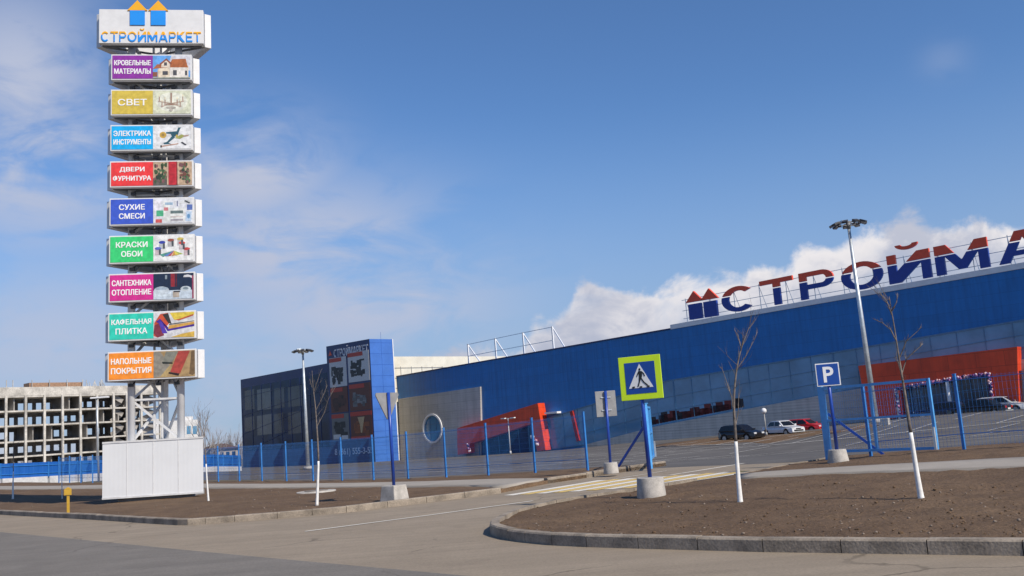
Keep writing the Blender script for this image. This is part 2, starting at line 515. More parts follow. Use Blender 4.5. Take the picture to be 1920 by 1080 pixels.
class MB:
    """collects shapes and links them as ONE mesh object"""
    def __init__(self):
        self.v, self.f, self.m, self.s, self.c = [], [], [], [], []

    def add(self, vs, fs, m=0, smooth=False, col=None):
        o = len(self.v)
        self.v += [tuple(p) for p in vs]
        for f in fs:
            self.f.append([i + o for i in f])
            self.m.append(m)
            self.s.append(smooth)
            self.c.append(col)
        return self

    def box(self, c, s, m=0, rot=None):
        hx, hy, hz = s[0] / 2, s[1] / 2, s[2] / 2
        vs = [Vector((x, y, z)) for z in (-hz, hz) for y in (-hy, hy) for x in (-hx, hx)]
        if rot:
            vs = [rot @ p for p in vs]
        c = Vector(c)
        return self.add([p + c for p in vs], [(0, 2, 3, 1), (4, 5, 7, 6), (0, 1, 5, 4), (2, 6, 7, 3), (0, 4, 6, 2), (1, 3, 7, 5)], m)

    def bar(self, a, b, w, h=None, m=0, upd=(0, 0, 1)):
        """square bar from a to b"""
        a, b = Vector(a), Vector(b)
        h = h or w
        d = (b - a)
        if d.length < 1e-6:
            return self
        z = d.normalized()
        u = Vector(upd)
        if abs(z.dot(u)) > 0.98:
            u = Vector((1, 0, 0))
        x = z.cross(u).normalized()
        y = x.cross(z)
        vs = [p + x * sx * w / 2 + y * sy * h / 2 for p in (a, b) for sx, sy in ((-1, -1), (1, -1), (1, 1), (-1, 1))]
        return self.add(vs, [(3, 2, 1, 0), (4, 5, 6, 7), (0, 1, 5, 4), (1, 2, 6, 5), (2, 3, 7, 6), (3, 0, 4, 7)], m)

    def tube(self, pts, rad, n=8, m=0, cap=True, smooth=True):
        pts = [Vector(p) for p in pts]
        if isinstance(rad, (int, float)):
            rad = [rad] * len(pts)
        vs, fs = [], []
        prev = None
        for i, p in enumerate(pts):
            t = (pts[min(i + 1, len(pts) - 1)] - pts[max(i - 1, 0)]).normalized()
            if prev is None:
                u = Vector((0, 0, 1)) if abs(t.z) < 0.9 else Vector((1, 0, 0))
                x = t.cross(u).normalized()
            else:
                x = (prev - t * prev.dot(t)).normalized()
            prev = x
            y = t.cross(x)
            for k in range(n):
                a = 2 * math.pi * k / n
                vs.append(p + (x * math.cos(a) + y * math.sin(a)) * rad[i])
        for i in range(len(pts) - 1):
            for k in range(n):
                k2 = (k + 1) % n
                fs.append((i * n + k, i * n + k2, (i + 1) * n + k2, (i + 1) * n + k))
        self.add(vs, fs, m, smooth)
        if cap:
            L = (len(pts) - 1) * n
            o = len(self.v) - len(vs)
            self.f.append([o + k for k in reversed(range(n))])
            self.f.append([o + L + k for k in range(n)])
            self.m += [m, m]
            self.s += [False, False]
            self.c += [None, None]
        return self

    def prism(self, poly, y0, y1, m=0, col=None, mside=None):
        """poly of (x, z) extruded along y from y0 (front) to y1"""
        n = len(poly)
        ar = sum(poly[i][0] * poly[(i + 1) % n][1] - poly[(i + 1) % n][0] * poly[i][1] for i in range(n))
        if ar < 0:
            poly = poly[::-1]
        vs = [(x, y0, z) for x, z in poly] + [(x, y1, z) for x, z in poly]
        self.add(vs, [list(range(n)), list(range(2 * n - 1, n - 1, -1))], m, col=col)
        o = len(self.v) - 2 * n
        ms = m if mside is None else mside
        for i in range(n):
            j = (i + 1) % n
            self.f.append([o + i, o + n + i, o + n + j, o + j])
            self.m.append(ms)
            self.s.append(False)
            self.c.append(col)
        return self

    def prismz(self, poly, z0, z1, m=0):
        n = len(poly)
        ar = sum(poly[i][0] * poly[(i + 1) % n][1] - poly[(i + 1) % n][0] * poly[i][1] for i in range(n))
        if ar < 0:
            poly = poly[::-1]
        vs = [(x, y, z0) for x, y in poly] + [(x, y, z1) for x, y in poly]
        fs = [list(range(n - 1, -1, -1)), list(range(n, 2 * n))] + [(i, (i + 1) % n, n + (i + 1) % n, n + i) for i in range(n)]
        return self.add(vs, fs, m)

    def frustum(self, c, r0, r1, h, n=12, m=0, rot=0.0, smooth=True):
        c = Vector(c)
        vs = []
        for r, z in ((r0, 0), (r1, h)):
            for k in range(n):
                a = 2 * math.pi * k / n + rot
                vs.append(c + Vector((math.cos(a) * r, math.sin(a) * r, z)))
        self.add(vs, [(k, (k + 1) % n, n + (k + 1) % n, n + k) for k in range(n)], m, smooth)
        o = len(self.v) - 2 * n
        self.f += [[o + n + k for k in range(n)], [o + k for k in reversed(range(n))]]
        self.m += [m, m]
        self.s += [False, False]
        self.c += [None, None]
        return self

    def ball(self, c, r, m=0, n=8, sc=(1, 1, 1), col=None):
        c = Vector(c)
        vs, fs = [], []
        k = n // 2
        for i in range(k + 1):
            t = math.pi * i / k
            for j in range(n):
                a = 2 * math.pi * j / n
                vs.append(c + Vector((math.sin(t) * math.cos(a) * r * sc[0], math.sin(t) * math.sin(a) * r * sc[1], math.cos(t) * r * sc[2])))
        for i in range(k):
            for j in range(n):
                j2 = (j + 1) % n
                fs.append((i * n + j, (i + 1) * n + j, (i + 1) * n + j2, i * n + j2))
        return self.add(vs, fs, m, True, col)

    def build(self, name, mats, parent=None, loc=None, bevel=0.0, label=None):
        me = bpy.data.meshes.new(name)
        me.from_pydata(self.v, [], self.f)
        if not isinstance(mats, (list, tuple)):
            mats = [mats]
        for q in mats:
            me.materials.append(q)
        me.polygons.foreach_set('material_index', self.m)
        me.polygons.foreach_set('use_smooth', self.s)
        if any(c is not None for c in self.c):
            at = me.color_attributes.new('print', 'FLOAT_COLOR', 'CORNER')
            for p in me.polygons:
                c = self.c[p.index] or (0.5, 0.5, 0.5)
                for li in p.loop_indices:
                    at.data[li].color = (*c, 1.0)
        if bevel:
            bm = bmesh.new()
            bm.from_mesh(me)
            bmesh.ops.remove_doubles(bm, verts=bm.verts, dist=1e-5)
            es = [e for e in bm.edges if len(e.link_faces) == 2 and e.calc_face_angle(0) > 0.35]
            bmesh.ops.bevel(bm, geom=es, offset=bevel, segments=2, affect='EDGES', profile=0.6, clamp_overlap=True)
            bm.to_mesh(me)
            bm.free()
        me.update()
        o = bpy.data.objects.new(name, me)
        COL.objects.link(o)
        if parent:
            o.parent = parent
        if loc is not None:
            o.location = loc
        if label:
            o['label'] = label
        return o


def copy_tree(o, parent=None):
    c = o.copy()
    COL.objects.link(c)
    c.parent = parent
    for ch in [q for q in bpy.data.objects if q.parent == o and q.name in COL.objects]:
        copy_tree(ch, c)
    return c


_tc = {}


def text_geo(body, bold=0.02):
    """outline of a word in unit height letters: (verts2d, faces)"""
    if (body, bold) in _tc:
        return _tc[(body, bold)]
    cu = bpy.data.curves.new('lettering', 'FONT')
    cu.body = body
    cu.size = 1.0
    cu.offset = bold
    cu.resolution_u = 4
    o = bpy.data.objects.new('lettering', cu)
    COL.objects.link(o)
    bpy.context.view_layer.update()
    me = bpy.data.meshes.new_from_object(o.evaluated_get(bpy.context.evaluated_depsgraph_get()))
    v = [(p.co.x, p.co.y) for p in me.vertices]
    f = [list(p.vertices) for p in me.polygons]
    bpy.data.objects.remove(o)
    bpy.data.curves.remove(cu)
    bpy.data.meshes.remove(me)
    _tc[(body, bold)] = (v, f)
    return v, f


def fit_text(body, x0, x1, z0, z1, bold=0.02):
    v, f = text_geo(body, bold)
    xs = [p[0] for p in v]
    ys = [p[1] for p in v]
    ax, bx, ay, by = min(xs), max(xs), min(ys), max(ys)
    return [(x0 + (x - ax) / (bx - ax) * (x1 - x0), z0 + (y - ay) / (by - ay) * (z1 - z0)) for x, y in v], f


def solid_text(mb, body, x0, x1, z0, z1, y, th, m=0, split=None, m2=1, bold=0.02, gap=0.0):
    """letters standing in the xz plane, front at y, thickness th backwards; split: height where the colour changes to m2"""
    v, f = fit_text(body, x0, x1, z0, z1, bold)
    bm = bmesh.new()
    bv = [bm.verts.new((a, y, b)) for a, b in v]
    for q in f:
        try:
            bm.faces.new([bv[i] for i in q])
        except ValueError:
            pass
    parts = [(None, m)] if split is None else [('lo', m), ('hi', m2)]
    for which, mi in parts:
        b2 = bm.copy()
        if which:
            zc = split - gap / 2 if which == 'lo' else split + gap / 2
            bmesh.ops.bisect_plane(b2, geom=b2.verts[:] + b2.edges[:] + b2.faces[:], plane_co=(0, 0, zc), plane_no=(0, 0, 1),
                                   clear_outer=which == 'lo', clear_inner=which == 'hi')
        if not b2.faces:
            b2.free()
            continue
        if th:
            r = bmesh.ops.extrude_face_region(b2, geom=b2.faces[:])
            for q in r['geom']:
                if isinstance(q, bmesh.types.BMVert):
                    q.co.y += th
            bmesh.ops.recalc_face_normals(b2, faces=b2.faces[:])
        b2.verts.index_update()
        mb.add([q.co[:] for q in b2.verts], [[w.index for w in q.verts] for q in b2.faces], mi)
        b2.free()
    bm.free()
    return mb


def arc(cx, cz, rx, rz, a0, a1, n=16):
    return [(cx + math.cos(R(a0 + (a1 - a0) * k / n)) * rx, cz + math.sin(R(a0 + (a1 - a0) * k / n)) * rz) for k in range(n + 1)]


def letter_loops(ch, s=0.21, t=0.17):
    """sign letters as outlines in a unit box: list of loops (holes are loops of their own)"""
    if ch == 'С':
        return [arc(.5, .5, .5, .5, 42, 318, 26) + arc(.5, .5, .5 - s, .5 - t, 318 - 6, 42 + 6, 26)]
    if ch == 'О':
        return [arc(.5, .5, .5, .5, 0, 348.75, 31), arc(.5, .5, .5 - s, .5 - t, 0, 348.75, 31)]
    if ch == 'Т':
        return [[(.5 - s / 2, 0), (.5 + s / 2, 0), (.5 + s / 2, 1 - t), (1, 1 - t), (1, 1), (0, 1), (0, 1 - t), (.5 - s / 2, 1 - t)]]
    if ch == 'Р':
        return [[(0, 0), (s, 0), (s, .36)] + arc(.66, .68, .34, .32, -90, 90, 12) + [(0, 1)], [(s, .36 + t)] + arc(.66, .68, .34 - s, .32 - t, -90, 90, 10) + [(s, 1 - t)]]
    if ch in 'ЙИ':
        r = [[(0, 0), (0, 1), (s, 1), (s, .40), (1 - s * 1.35, 1), (1, 1), (1, 0), (1 - s, 0), (1 - s, .60), (s * 1.35, 0)]]
        if ch == 'Й':
            r.append(arc(.5, 1.30, .27, .19, 180, 360, 12) + arc(.5, 1.30, .14, .075, 360, 180, 12))
        return r
    if ch == 'М':
        q = s * .86
        return [[(0, 0), (0, 1), (q * 1.25, 1), (.5, .40), (1 - q * 1.25, 1), (1, 1), (1, 0), (1 - q, 0), (1 - q, .62), (.57, .10), (.43, .10), (q, .62), (q, 0)]]
    if ch == 'А':
        return [[(0, 0), (.37, 1), (.63, 1), (1, 0), (1 - s, 0), (1 - s - .075, .21), (s + .075, .21), (s, 0)], [(.345, .21 + t * .9), (.655, .21 + t * .9), (.5, .80)]]
    if ch == 'К':
        return [[(0, 0), (0, 1), (s, 1), (s, .62), (.68, 1), (1, 1), (.45, .54), (1, 0), (.70, 0), (s, .40), (s, 0)]]
    if ch == 'Е':
        return [[(0, 0), (0, 1), (1, 1), (1, 1 - t), (s, 1 - t), (s, .5 + t / 2), (.9, .5 + t / 2), (.9, .5 - t / 2), (s, .5 - t / 2), (s, t), (1, t), (1, 0)]]


def sign_letter(mb, ch, x0, x1, z0, z1, y, th, m=0, split=None, m2=1, gap=0.0, s=0.21, t=0.17):
    bm = bmesh.new()
    for lp in letter_loops(ch, s, t):
        vs = [bm.verts.new((x0 + (x1 - x0) * a, y, z0 + (z1 - z0) * b)) for a, b in lp]
        for i in range(len(vs)):
            bm.edges.new((vs[i], vs[(i + 1) % len(vs)]))
    bmesh.ops.triangle_fill(bm, edges=bm.edges[:], use_beauty=True)
    for which, mi in ([(None, m)] if split is None else [('lo', m), ('hi', m2)]):
        b2 = bm.copy()
        if which:
            zc = split - gap / 2 if which == 'lo' else split + gap / 2
            bmesh.ops.bisect_plane(b2, geom=b2.verts[:] + b2.edges[:] + b2.faces[:], plane_co=(0, 0, zc), plane_no=(0, 0, 1), clear_outer=which == 'lo', clear_inner=which == 'hi')
        if b2.faces:
            r = bmesh.ops.extrude_face_region(b2, geom=b2.faces[:])
            for q in r['geom']:
                if isinstance(q, bmesh.types.BMVert):
                    q.co.y += th
            bmesh.ops.recalc_face_normals(b2, faces=b2.faces[:])
            b2.verts.index_update()
            mb.add([q.co[:] for q in b2.verts], [[w.index for w in q.verts] for q in b2.faces], mi)
        b2.free()
    bm.free()


LW = {'С': .86, 'Т': .80, 'Р': .74, 'О': .98, 'Й': .88, 'М': 1.06, 'А': .98, 'К': .82, 'Е': .68}


def sign_word(mb, word, x0, x1, z0, z1, y, th, **kw):
    tot = sum(LW[c] for c in word) + .16 * (len(word) - 1)
    u = (x1 - x0) / tot
    x = x0
    for c in word:
        sign_letter(mb, c, x, x + LW[c] * u, z0, z1, y, th, **kw)
        x += (LW[c] + .16) * u


def bold_text(mb, body, x0, x1, z0, z1, y, th, d):
    """lettering thickened by overlaying shifted copies of the plain outline"""
    for k, (a, b) in enumerate(((-d, d * .6), (d, d * .6), (-d, -d * .6), (d, -d * .6))):
        solid_text(mb, body, x0 + a, x1 + a, z0 + b, z1 + b, y - .0011 * k, th, bold=0.0)


# ------------------------------------------------------------------ terrain
def D(px, py, Y):
    d = ray(px, py)
    return CAMP + d * (Y / d.y)


ctrl = [(0, 3, 0), (0, 0, 0), (-16.6, 31, 0), (-7.2, 20.9, 0), (1.5, 12, 0), (4.9, 9.2, 0), (-12, 12, 0), (8, 4, 0), (0.0, 18, 0), (-0.2, 23.8, 0),
        (-60, 40, 0), (20, 5, 0.2), (30, 15, 0.5), (-25, 24, 0), (-12, 34, 0), (-6, 30, 0), (-40, 30, 0), (-30, 5, 0), (-30, 50, 0.1)]


def cz(px, py, Y, dz=0.0):
    p = D(px, py, Y)
    ctrl.append((p.x, p.y, p.z - dz))


cz(1808, 842, 21.6, 0.1)
cz(1554, 862, 24.1, 0.1)
cz(1210, 876, 28.5, 0.1)
cz(1102, 881, 30.3, 0.1)
cz(838, 892, 39.0, 0.1)
cz(449, 902, 48.3, 0.1)
cz(1643, 791, 72)
cz(1390, 823, 87)
cz(1470, 814, 90)
cz(1835, 784, 78)
cz(752, 861, 142)
cz(1800, 772, 88)
cz(1350, 816, 106)
cz(1030, 842, 121)
cz(578, 878, 110)
cz(705, 862, 130)
cz(452, 874, 157)
cz(0, 908, 75)
cz(185, 897, 84)
cz(400, 879, 104)
cz(1390, 838, 76)
cz(1390, 853, 58)
cz(1250, 845, 76)
cz(1500, 827, 76)
cz(1550, 837, 58)
cz(1700, 806, 60)
cz(1100, 858, 70)
cz(900, 868, 75)
cz(700, 879, 80)
ctrl.append((-60, 120, -0.6))
ctrl.append((90, 60, 1.5))
ctrl.append((60, 100, 0.6))
ctrl.append((0, 200, -3.0))
ctrl.append((-90, 190, -1.0))
ctrl.append((-100, 80, 0.0))
CX = np.array([(c[0], c[1]) for c in ctrl], float) / 50.0
CZ = np.array([c[2] for c in ctrl], float)


def _U(r2):
    return np.where(r2 < 1e-12, 0.0, 0.5 * r2 * np.log(np.maximum(r2, 1e-12)))


n_ = len(CX)
K = _U(((CX[:, None, :] - CX[None, :, :]) ** 2).sum(-1)) + np.eye(n_) * 0.0004
P_ = np.hstack([np.ones((n_, 1)), CX])
A_ = np.zeros((n_ + 3, n_ + 3))
A_[:n_, :n_] = K
A_[:n_, n_:] = P_
A_[n_:, :n_] = P_.T
SOL = np.linalg.solve(A_, np.concatenate([CZ, np.zeros(3)]))


def hs(X, Y):
    """terrain height for arrays"""
    X = np.asarray(X, float)
    Y = np.asarray(Y, float)
    q = np.stack([X, Y], -1) / 50.0
    r2 = ((q[..., None, :] - CX) ** 2).sum(-1)
    z = _U(r2) @ SOL[:n_] + SOL[n_] + q @ SOL[n_ + 1:]
    z = np.clip(z, -4, 2.2)
    d = np.sqrt((X) ** 2 + (Y - 60) ** 2)
    w = np.clip((d - 130) / 90, 0, 1)
    w = w * w * (3 - 2 * w)
    return z * (1 - w) + (-1.5) * w


def h(x, y):
    return float(hs(np.array([x]), np.array([y]))[0])


def G(px, py, off=0.0):
    """point of the ground seen at a pixel of the photograph"""
    d = ray(px, py)
    lo = None
    t = 3.0
    while t < 400:
        p = CAMP + d * t
        if p.z <= h(p.x, p.y) + off:
            break
        lo = t
        t *= 1.04
    a, b = lo or 3.0, t
    for _ in range(30):
        c = (a + b) / 2
        p = CAMP + d * c
        if p.z <= h(p.x, p.y) + off:
            b = c
        else:
            a = c
    p = CAMP + d * b
    return Vector((p.x, p.y, h(p.x, p.y) + off))


def inpoly(x, y, poly):
    r = False
    n = len(poly)
    for i in range(n):
        x0, y0 = poly[i][:2]
        x1, y1 = poly[(i + 1) % n][:2]
        if (y0 > y) != (y1 > y) and x < (x1 - x0) * (y - y0) / (y1 - y0) + x0:
            r = not r
    return r


def sheet(name, poly, step, off, material, kind='structure', bumpy=0.0, bfreq=1.0, ang=0.0, skirt=0.0):
    """a ground sheet: polygon cut along a grid so that it follows the terrain at height off"""
    bm = bmesh.new()
    vs = [bm.verts.new((p[0], p[1], 0)) for p in poly]
    es = [bm.edges.new((vs[i], vs[(i + 1) % len(vs)])) for i in range(len(vs))]
    bmesh.ops.triangle_fill(bm, edges=es, use_beauty=True)
    if len(bm.faces) == 0:
        bm.faces.new(vs)
    xs = [p[0] for p in poly]
    ys = [p[1] for p in poly]
    ca, sa = math.cos(ang), math.sin(ang)
    us = [x * ca + y * sa for x, y in zip(xs, ys)]
    ws = [-x * sa + y * ca for x, y in zip(xs, ys)]
    u = math.floor(min(us) / step) * step + step
    while u < max(us):
        bmesh.ops.bisect_plane(bm, geom=bm.verts[:] + bm.edges[:] + bm.faces[:], plane_co=(u * ca, u * sa, 0), plane_no=(ca, sa, 0))
        u += step
    u = math.floor(min(ws) / step) * step + step
    while u < max(ws):
        bmesh.ops.bisect_plane(bm, geom=bm.verts[:] + bm.edges[:] + bm.faces[:], plane_co=(-u * sa, u * ca, 0), plane_no=(-sa, ca, 0))
        u += step
    X = np.array([v.co.x for v in bm.verts])
    Y = np.array([v.co.y for v in bm.verts])
    Z = hs(X, Y) + off
    for v, z in zip(bm.verts, Z):
        if bumpy:
            onb = any(len(e.link_faces) < 2 for e in v.link_edges)
            if not onb:
                q = Vector((v.co.x * bfreq, v.co.y * bfreq, 3.3))
                z += bumpy * (noise.fractal(q, 0.9, 2.1, 5) * 0.9 + 0.9 * noise.noise(q * 2.3))
        v.co.z = z
    bmesh.ops.recalc_face_normals(bm, faces=bm.faces[:])
    for f in bm.faces:
        if f.normal.z < 0:
            f.normal_flip()
        f.smooth = True
    if skirt:
        rim = [e for e in bm.edges if len(e.link_faces) == 1]
        r = bmesh.ops.extrude_edge_only(bm, edges=rim)
        for q in r['geom']:
            if isinstance(q, bmesh.types.BMVert):
                q.co.z -= skirt
    me = bpy.data.meshes.new(name)
    bm.to_mesh(me)
    bm.free()
    me.materials.append(material)
    o = bpy.data.objects.new(name, me)
    COL.objects.link(o)
    if kind:
        o['kind'] = kind
    return o


def strip_mesh(mb, a, b, w, off, m=0, step=2.0):
    """a painted stripe on the ground from a to b"""
    a, b = Vector((a[0], a[1])), Vector((b[0], b[1]))
    d = b - a
    n = max(1, int(d.length / step))
    s = Vector((-d.y, d.x)).normalized() * w / 2
    vs, fs = [], []
    for i in range(n + 1):
        p = a + d * i / n
        for q in (p - s, p + s):
            vs.append((q.x, q.y, h(q.x, q.y) + off))
    for i in range(n):
        fs.append((i * 2, i * 2 + 2, i * 2 + 3, i * 2 + 1))
    # upward faces
    v0, v1, v2 = (Vector(vs[k]) for k in fs[0][:3])
    if (v1 - v0).cross(v2 - v0).z < 0:
        fs = [f[::-1] for f in fs]
    mb.add(vs, fs, m)


def resample(pts, step):
    out = [Vector(pts[0][:2])]
    for a, b in zip(pts, pts[1:]):
        a, b = Vector(a[:2]), Vector(b[:2])
        n = max(1, round((b - a).length / step))
        for i in range(1, n + 1):
            out.append(a + (b - a) * i / n)
    return out


def offset_line(pts, d):
    """shift an open line to its left by d"""
    out = []
    for i, p in enumerate(pts):
        t = Vector(pts[min(i + 1, len(pts) - 1)][:2]) - Vector(pts[max(i - 1, 0)][:2])
        t.normalize()
        out.append(Vector(p[:2]) + Vector((-t.y, t.x)) * d)
    return out


def kerb(name, pts, inside, height=0.14, wid=0.15, step=1.0, z0=-0.08):
    """row of kerb stones along an open line; inside=+1 when the raised bed lies left of the line"""
    mb = MB()
    P = resample(pts, step)
    Q = offset_line(P, wid * inside)
    for i in range(len(P) - 1):
        a, b, c, d = P[i], P[i + 1], Q[i + 1], Q[i]
        e = (b - a).normalized() * 0.006
        a, d, b, c = a + e, d + e, b - e, c - e
        j = random.uniform(-0.006, 0.006)
        bot = [(q.x, q.y, h(q.x, q.y) + z0) for q in (a, b, c, d)]
        zz = [h(q.x, q.y) + height + j for q in (a, b, c, d)]
        ch = 0.02
        ou = (a - d).normalized() * ch
        mid = [(a.x, a.y, zz[0] - ch), (b.x, b.y, zz[1] - ch)]
        top = [(a.x - ou.x, a.y - ou.y, zz[0]), (b.x - ou.x, b.y - ou.y, zz[1]), (c.x, c.y, zz[2]), (d.x, d.y, zz[3])]
        vs = bot + mid + top
        fs = [(0, 1, 5, 4), (4, 5, 7, 6), (6, 7, 8, 9), (2, 3, 9, 8), (1, 2, 8, 7, 5), (3, 0, 4, 6, 9)]
        if inside < 0:
            fs = [f[::-1] for f in fs]
        mb.add(vs, fs)
    o = mb.build(name, M['kerb'])
    o['kind'] = 'structure'
    return o


# ------------------------------------------------------------------ setting: ground, street, lot
EU = Vector((0.690, -0.724))       # along the street, to the right and towards the viewer
EV = Vector((0.724, 0.690))        # away from the street, towards the store


def uv(u, v):
    return EU * u + EV * v


UVA = math.atan2(EU.y, EU.x)

gm = MB()
NX = 90


def axis_vals():
    a = [-2600, -1800, -1200, -800, -500, -350, -280]
    b = list(range(-230, 231, 8))
    return a + b + [-x for x in reversed(a)]


xs_ = axis_vals()
ys_ = [v + 60 for v in axis_vals()]
GX, GY = np.meshgrid(xs_, ys_)
GZ = hs(GX, GY) - 0.22
vs = [(float(GX[j, i]), float(GY[j, i]), float(GZ[j, i])) for j in range(len(ys_)) for i in range(len(xs_))]
nx = len(xs_)
fs = [(j * nx + i, j * nx + i + 1, (j + 1) * nx + i + 1, (j + 1) * nx + i) for j in range(len(ys_) - 1) for i in range(nx - 1)]
gm.add(vs, fs, 0, True)
tag(gm.build('ground', M['field']), kind='structure')

VF = 22.9
sheet('street', [uv(-150, -9), uv(70, -9), uv(70, VF + 0.5), uv(-150, VF + 0.5)], 1.5, 0.0, M['road'], ang=UVA)
sheet('asphalt_road', [uv(-150, -8), uv(70, -8), uv(70, 6.6), uv(20, 6.9), uv(-8, 7.15), uv(-30, 7.0), uv(-150, 7.1)], 1.5, 0.004, M['asphalt'], ang=UVA)
sheet('parking_lot', [uv(-42, VF + 0.5), uv(70, VF + 0.5), uv(90, 90), uv(-70, 100), uv(-82, 52), uv(-60, 36)], 3.0, 0.0, M['lot'], ang=UVA)


def W2(px, py):
    p = G(px, py)
    return Vector((p.x, p.y))


# island left of the entrance
k0 = W2(0, 965)
left_kerb = [k0 - EU * 90, k0 - EU * 40, k0 - EU * 12, k0, W2(180, 975), W2(290, 982.5), W2(333, 985), W2(352, 985), W2(385, 982.5), W2(440, 978.5), W2(520, 972.5), W2(650, 961), W2(800, 942.5), W2(940, 925)]
left_back = [W2(1027, 907), W2(1100, 896), W2(1180, 883.5), W2(1249, 873)]
vfence = [uv(EU.dot(left_back[-1]) - 1.0, VF + 0.4), uv(-50, VF + 0.4), uv(-125, VF + 0.4)]
cornerl = W2(1249, 873)


def inset(pts, d):
    return offset_line(resample(pts, 1.0), d)


soilL = inset(left_kerb, 0.08) + left_back + [uv(EU.dot(cornerl) - 0.5, max(VF + 0.4, EV.dot(cornerl)))] + [uv(-30, VF + 0.4), uv(-60, VF + 0.4), uv(-115, VF + 0.4)]
sheet('soil_bed', soilL, 0.6, 0.09, M['soil'], bumpy=0.022, bfreq=1.2, ang=UVA, skirt=0.2)
kerb('kerb', left_kerb, +1)
kerb('kerb', left_back, +1, height=0.15)
# pavement strip across the left island
pst = [W2(-40, 914.5), W2(300, 911.5), W2(600, 912), W2(800, 909.5), W2(930, 905.5), W2(1027, 905)]
psb = [W2(945, 922), W2(900, 919), W2(800, 919), W2(600, 920), W2(300, 919), W2(-40, 921)]
pst = [pst[0] - EU * 60] + pst
psb = psb + [psb[-1] - EU * 60]
sheet('pavement', pst + psb, 1.2, 0.125, M['paving'], ang=UVA, skirt=0.2)

# island right of the entrance
tipk = [W2(1920, 1043), W2(1431, 1035.5), W2(1197, 1029), W2(1100, 1026), W2(1035, 1022.5), W2(985, 1017.5), W2(953, 1013), W2(932, 1007.5), W2(919, 1002.5),
        W2(921, 994), W2(933, 985.5), W2(958, 972.5), W2(990, 963.5), W2(1033, 952.5), W2(1112, 939.5), W2(1181, 929.5), W2(1245, 918.5), W2(1300, 910)]
right_kerb = [tipk[0] + EU * 40, tipk[0] + EU * 10] + tipk
entry_r = [W2(1376, 898.5), W2(1440, 886), W2(1500, 875), W2(1546, 866.5)]
soilR = [p for p in inset(right_kerb, -0.08)] + entry_r + [uv(EU.dot(entry_r[-1]) + 0.3, VF + 0.6), uv(30, VF + 0.6), uv(62, VF + 0.6), uv(62, 10)]
sheet('soil_bed', soilR, 0.28, 0.10, M['soil'], bumpy=0.026, bfreq=1.5, ang=UVA, skirt=0.2)
kerb('kerb', right_kerb, -1, height=0.155, step=1.0)
kerb('kerb', entry_r, -1, height=0.12)
pt = [W2(1383, 900), W2(1440, 894.5), W2(1600, 885.5), W2(1760, 878), W2(1920, 870)]
pb = [W2(1920, 888.5), W2(1760, 893.5), W2(1600, 898), W2(1440, 904.5), W2(1392, 907.5)]
pt = pt + [pt[-1] + (pt[-1] - pt[-2]).normalized() * 30]
pb = [pb[0] + (pb[0] - pb[1]).normalized() * 30] + pb
sheet('pavement', pt + pb, 0.8, 0.13, M['paving'], ang=UVA, skirt=0.2)

# stones and clods lying in the soil
sm = MB()
rs = random.Random(3)
clm = MB()
for k in range(650):
    px, py = rs.uniform(925, 1919), 900 + 112 * rs.random() ** .8
    q = G(px, py, 0.1)
    if not inpoly(q.x, q.y, soilR):
        continue
    clm.ball((q.x, q.y, h(q.x, q.y) + 0.1 + rs.uniform(-.01, 0.015)), rs.uniform(0.006, 0.02) * (2.2 if rs.random() < .08 else 1), 0, 6, (1, rs.uniform(0.6, 1), rs.uniform(0.4, 0.8)))
tag(clm.build('soil_clods', M['soil']), kind='stuff')
for k in range(150):
    px, py = rs.uniform(960, 1915), rs.uniform(905, 1008)
    q = G(px, py, 0.1)
    if not inpoly(q.x, q.y, soilR):
        continue
    r = rs.uniform(0.008, 0.026)
    z = h(q.x, q.y) + 0.1 + rs.uniform(0.0, 0.02)
    sm.ball((q.x, q.y, z), r, 0, 6, (1, rs.uniform(0.6, 1), rs.uniform(0.4, 0.8)))
for k in range(90):
    px, py = rs.uniform(0, 900), rs.uniform(920, 968)
    q = G(px, py, 0.1)
    if not inpoly(q.x, q.y, soilL):
        continue
    sm.ball((q.x, q.y, h(q.x, q.y) + 0.1 + rs.uniform(0.0, 0.02)), rs.uniform(0.01, 0.03), 0, 6, (1, rs.uniform(0.6, 1), rs.uniform(0.4, 0.8)))
tag(sm.build('soil_pebbles', M['stone']), kind='stuff')

# painted markings
mk = MB()
strip_mesh(mk, W2(572, 997), W2(1000, 939.5), 0.10, 0.008)
strip_mesh(mk, W2(1255, 891.5), W2(1395, 869), 0.12, 0.008)
strip_mesh(mk, W2(1150, 899), W2(1250, 883), 0.06, 0.008)
strip_mesh(mk, W2(1440, 884), W2(1535, 866.5), 0.10, 0.008)
tag(mk.build('road_markings', M['line_white']), kind='structure')
za, zb = W2(938, 930), W2(1322, 905)       # near edge of the crossing, kerb to kerb
zu = (zb - za).normalized()
zl = (W2(1082, 906) - W2(916, 932)).normalized() * 3.4
wm, ym = MB(), MB()
zn = int((zb - za).length / 0.42)
for k in range(zn):
    p = za + zu * (0.42 * k + 0.21)
    strip_mesh(wm if k % 2 == 0 else ym, p, p + zl, 0.34, 0.008, step=1.0)
tag(wm.build('crossing_stripes', M['line_white']), kind='structure')
tag(ym.build('crossing_stripes', M['line_yellow']), kind='structure')
lm = MB()
rl = random.Random(5)
for v in (27.5, 33.0, 39.0, 44.5, 51.0, 57.0, 62.5, 68.5, 74.5):
    if v in (33.0, 44.5, 57.0, 68.5):
        strip_mesh(lm, uv(-62, v), uv(45, v), 0.22, 0.03, step=3)
    for k in range(-24, 17):
        u = k * 2.6 + v * 0.13
        if rl.random() < 0.8 and v > 30:
            strip_mesh(lm, uv(u, v), uv(u, v + 4.6), 0.15, 0.03, step=2.5)
tag(lm.build('parking_markings', M['line_faint']), kind='structure')
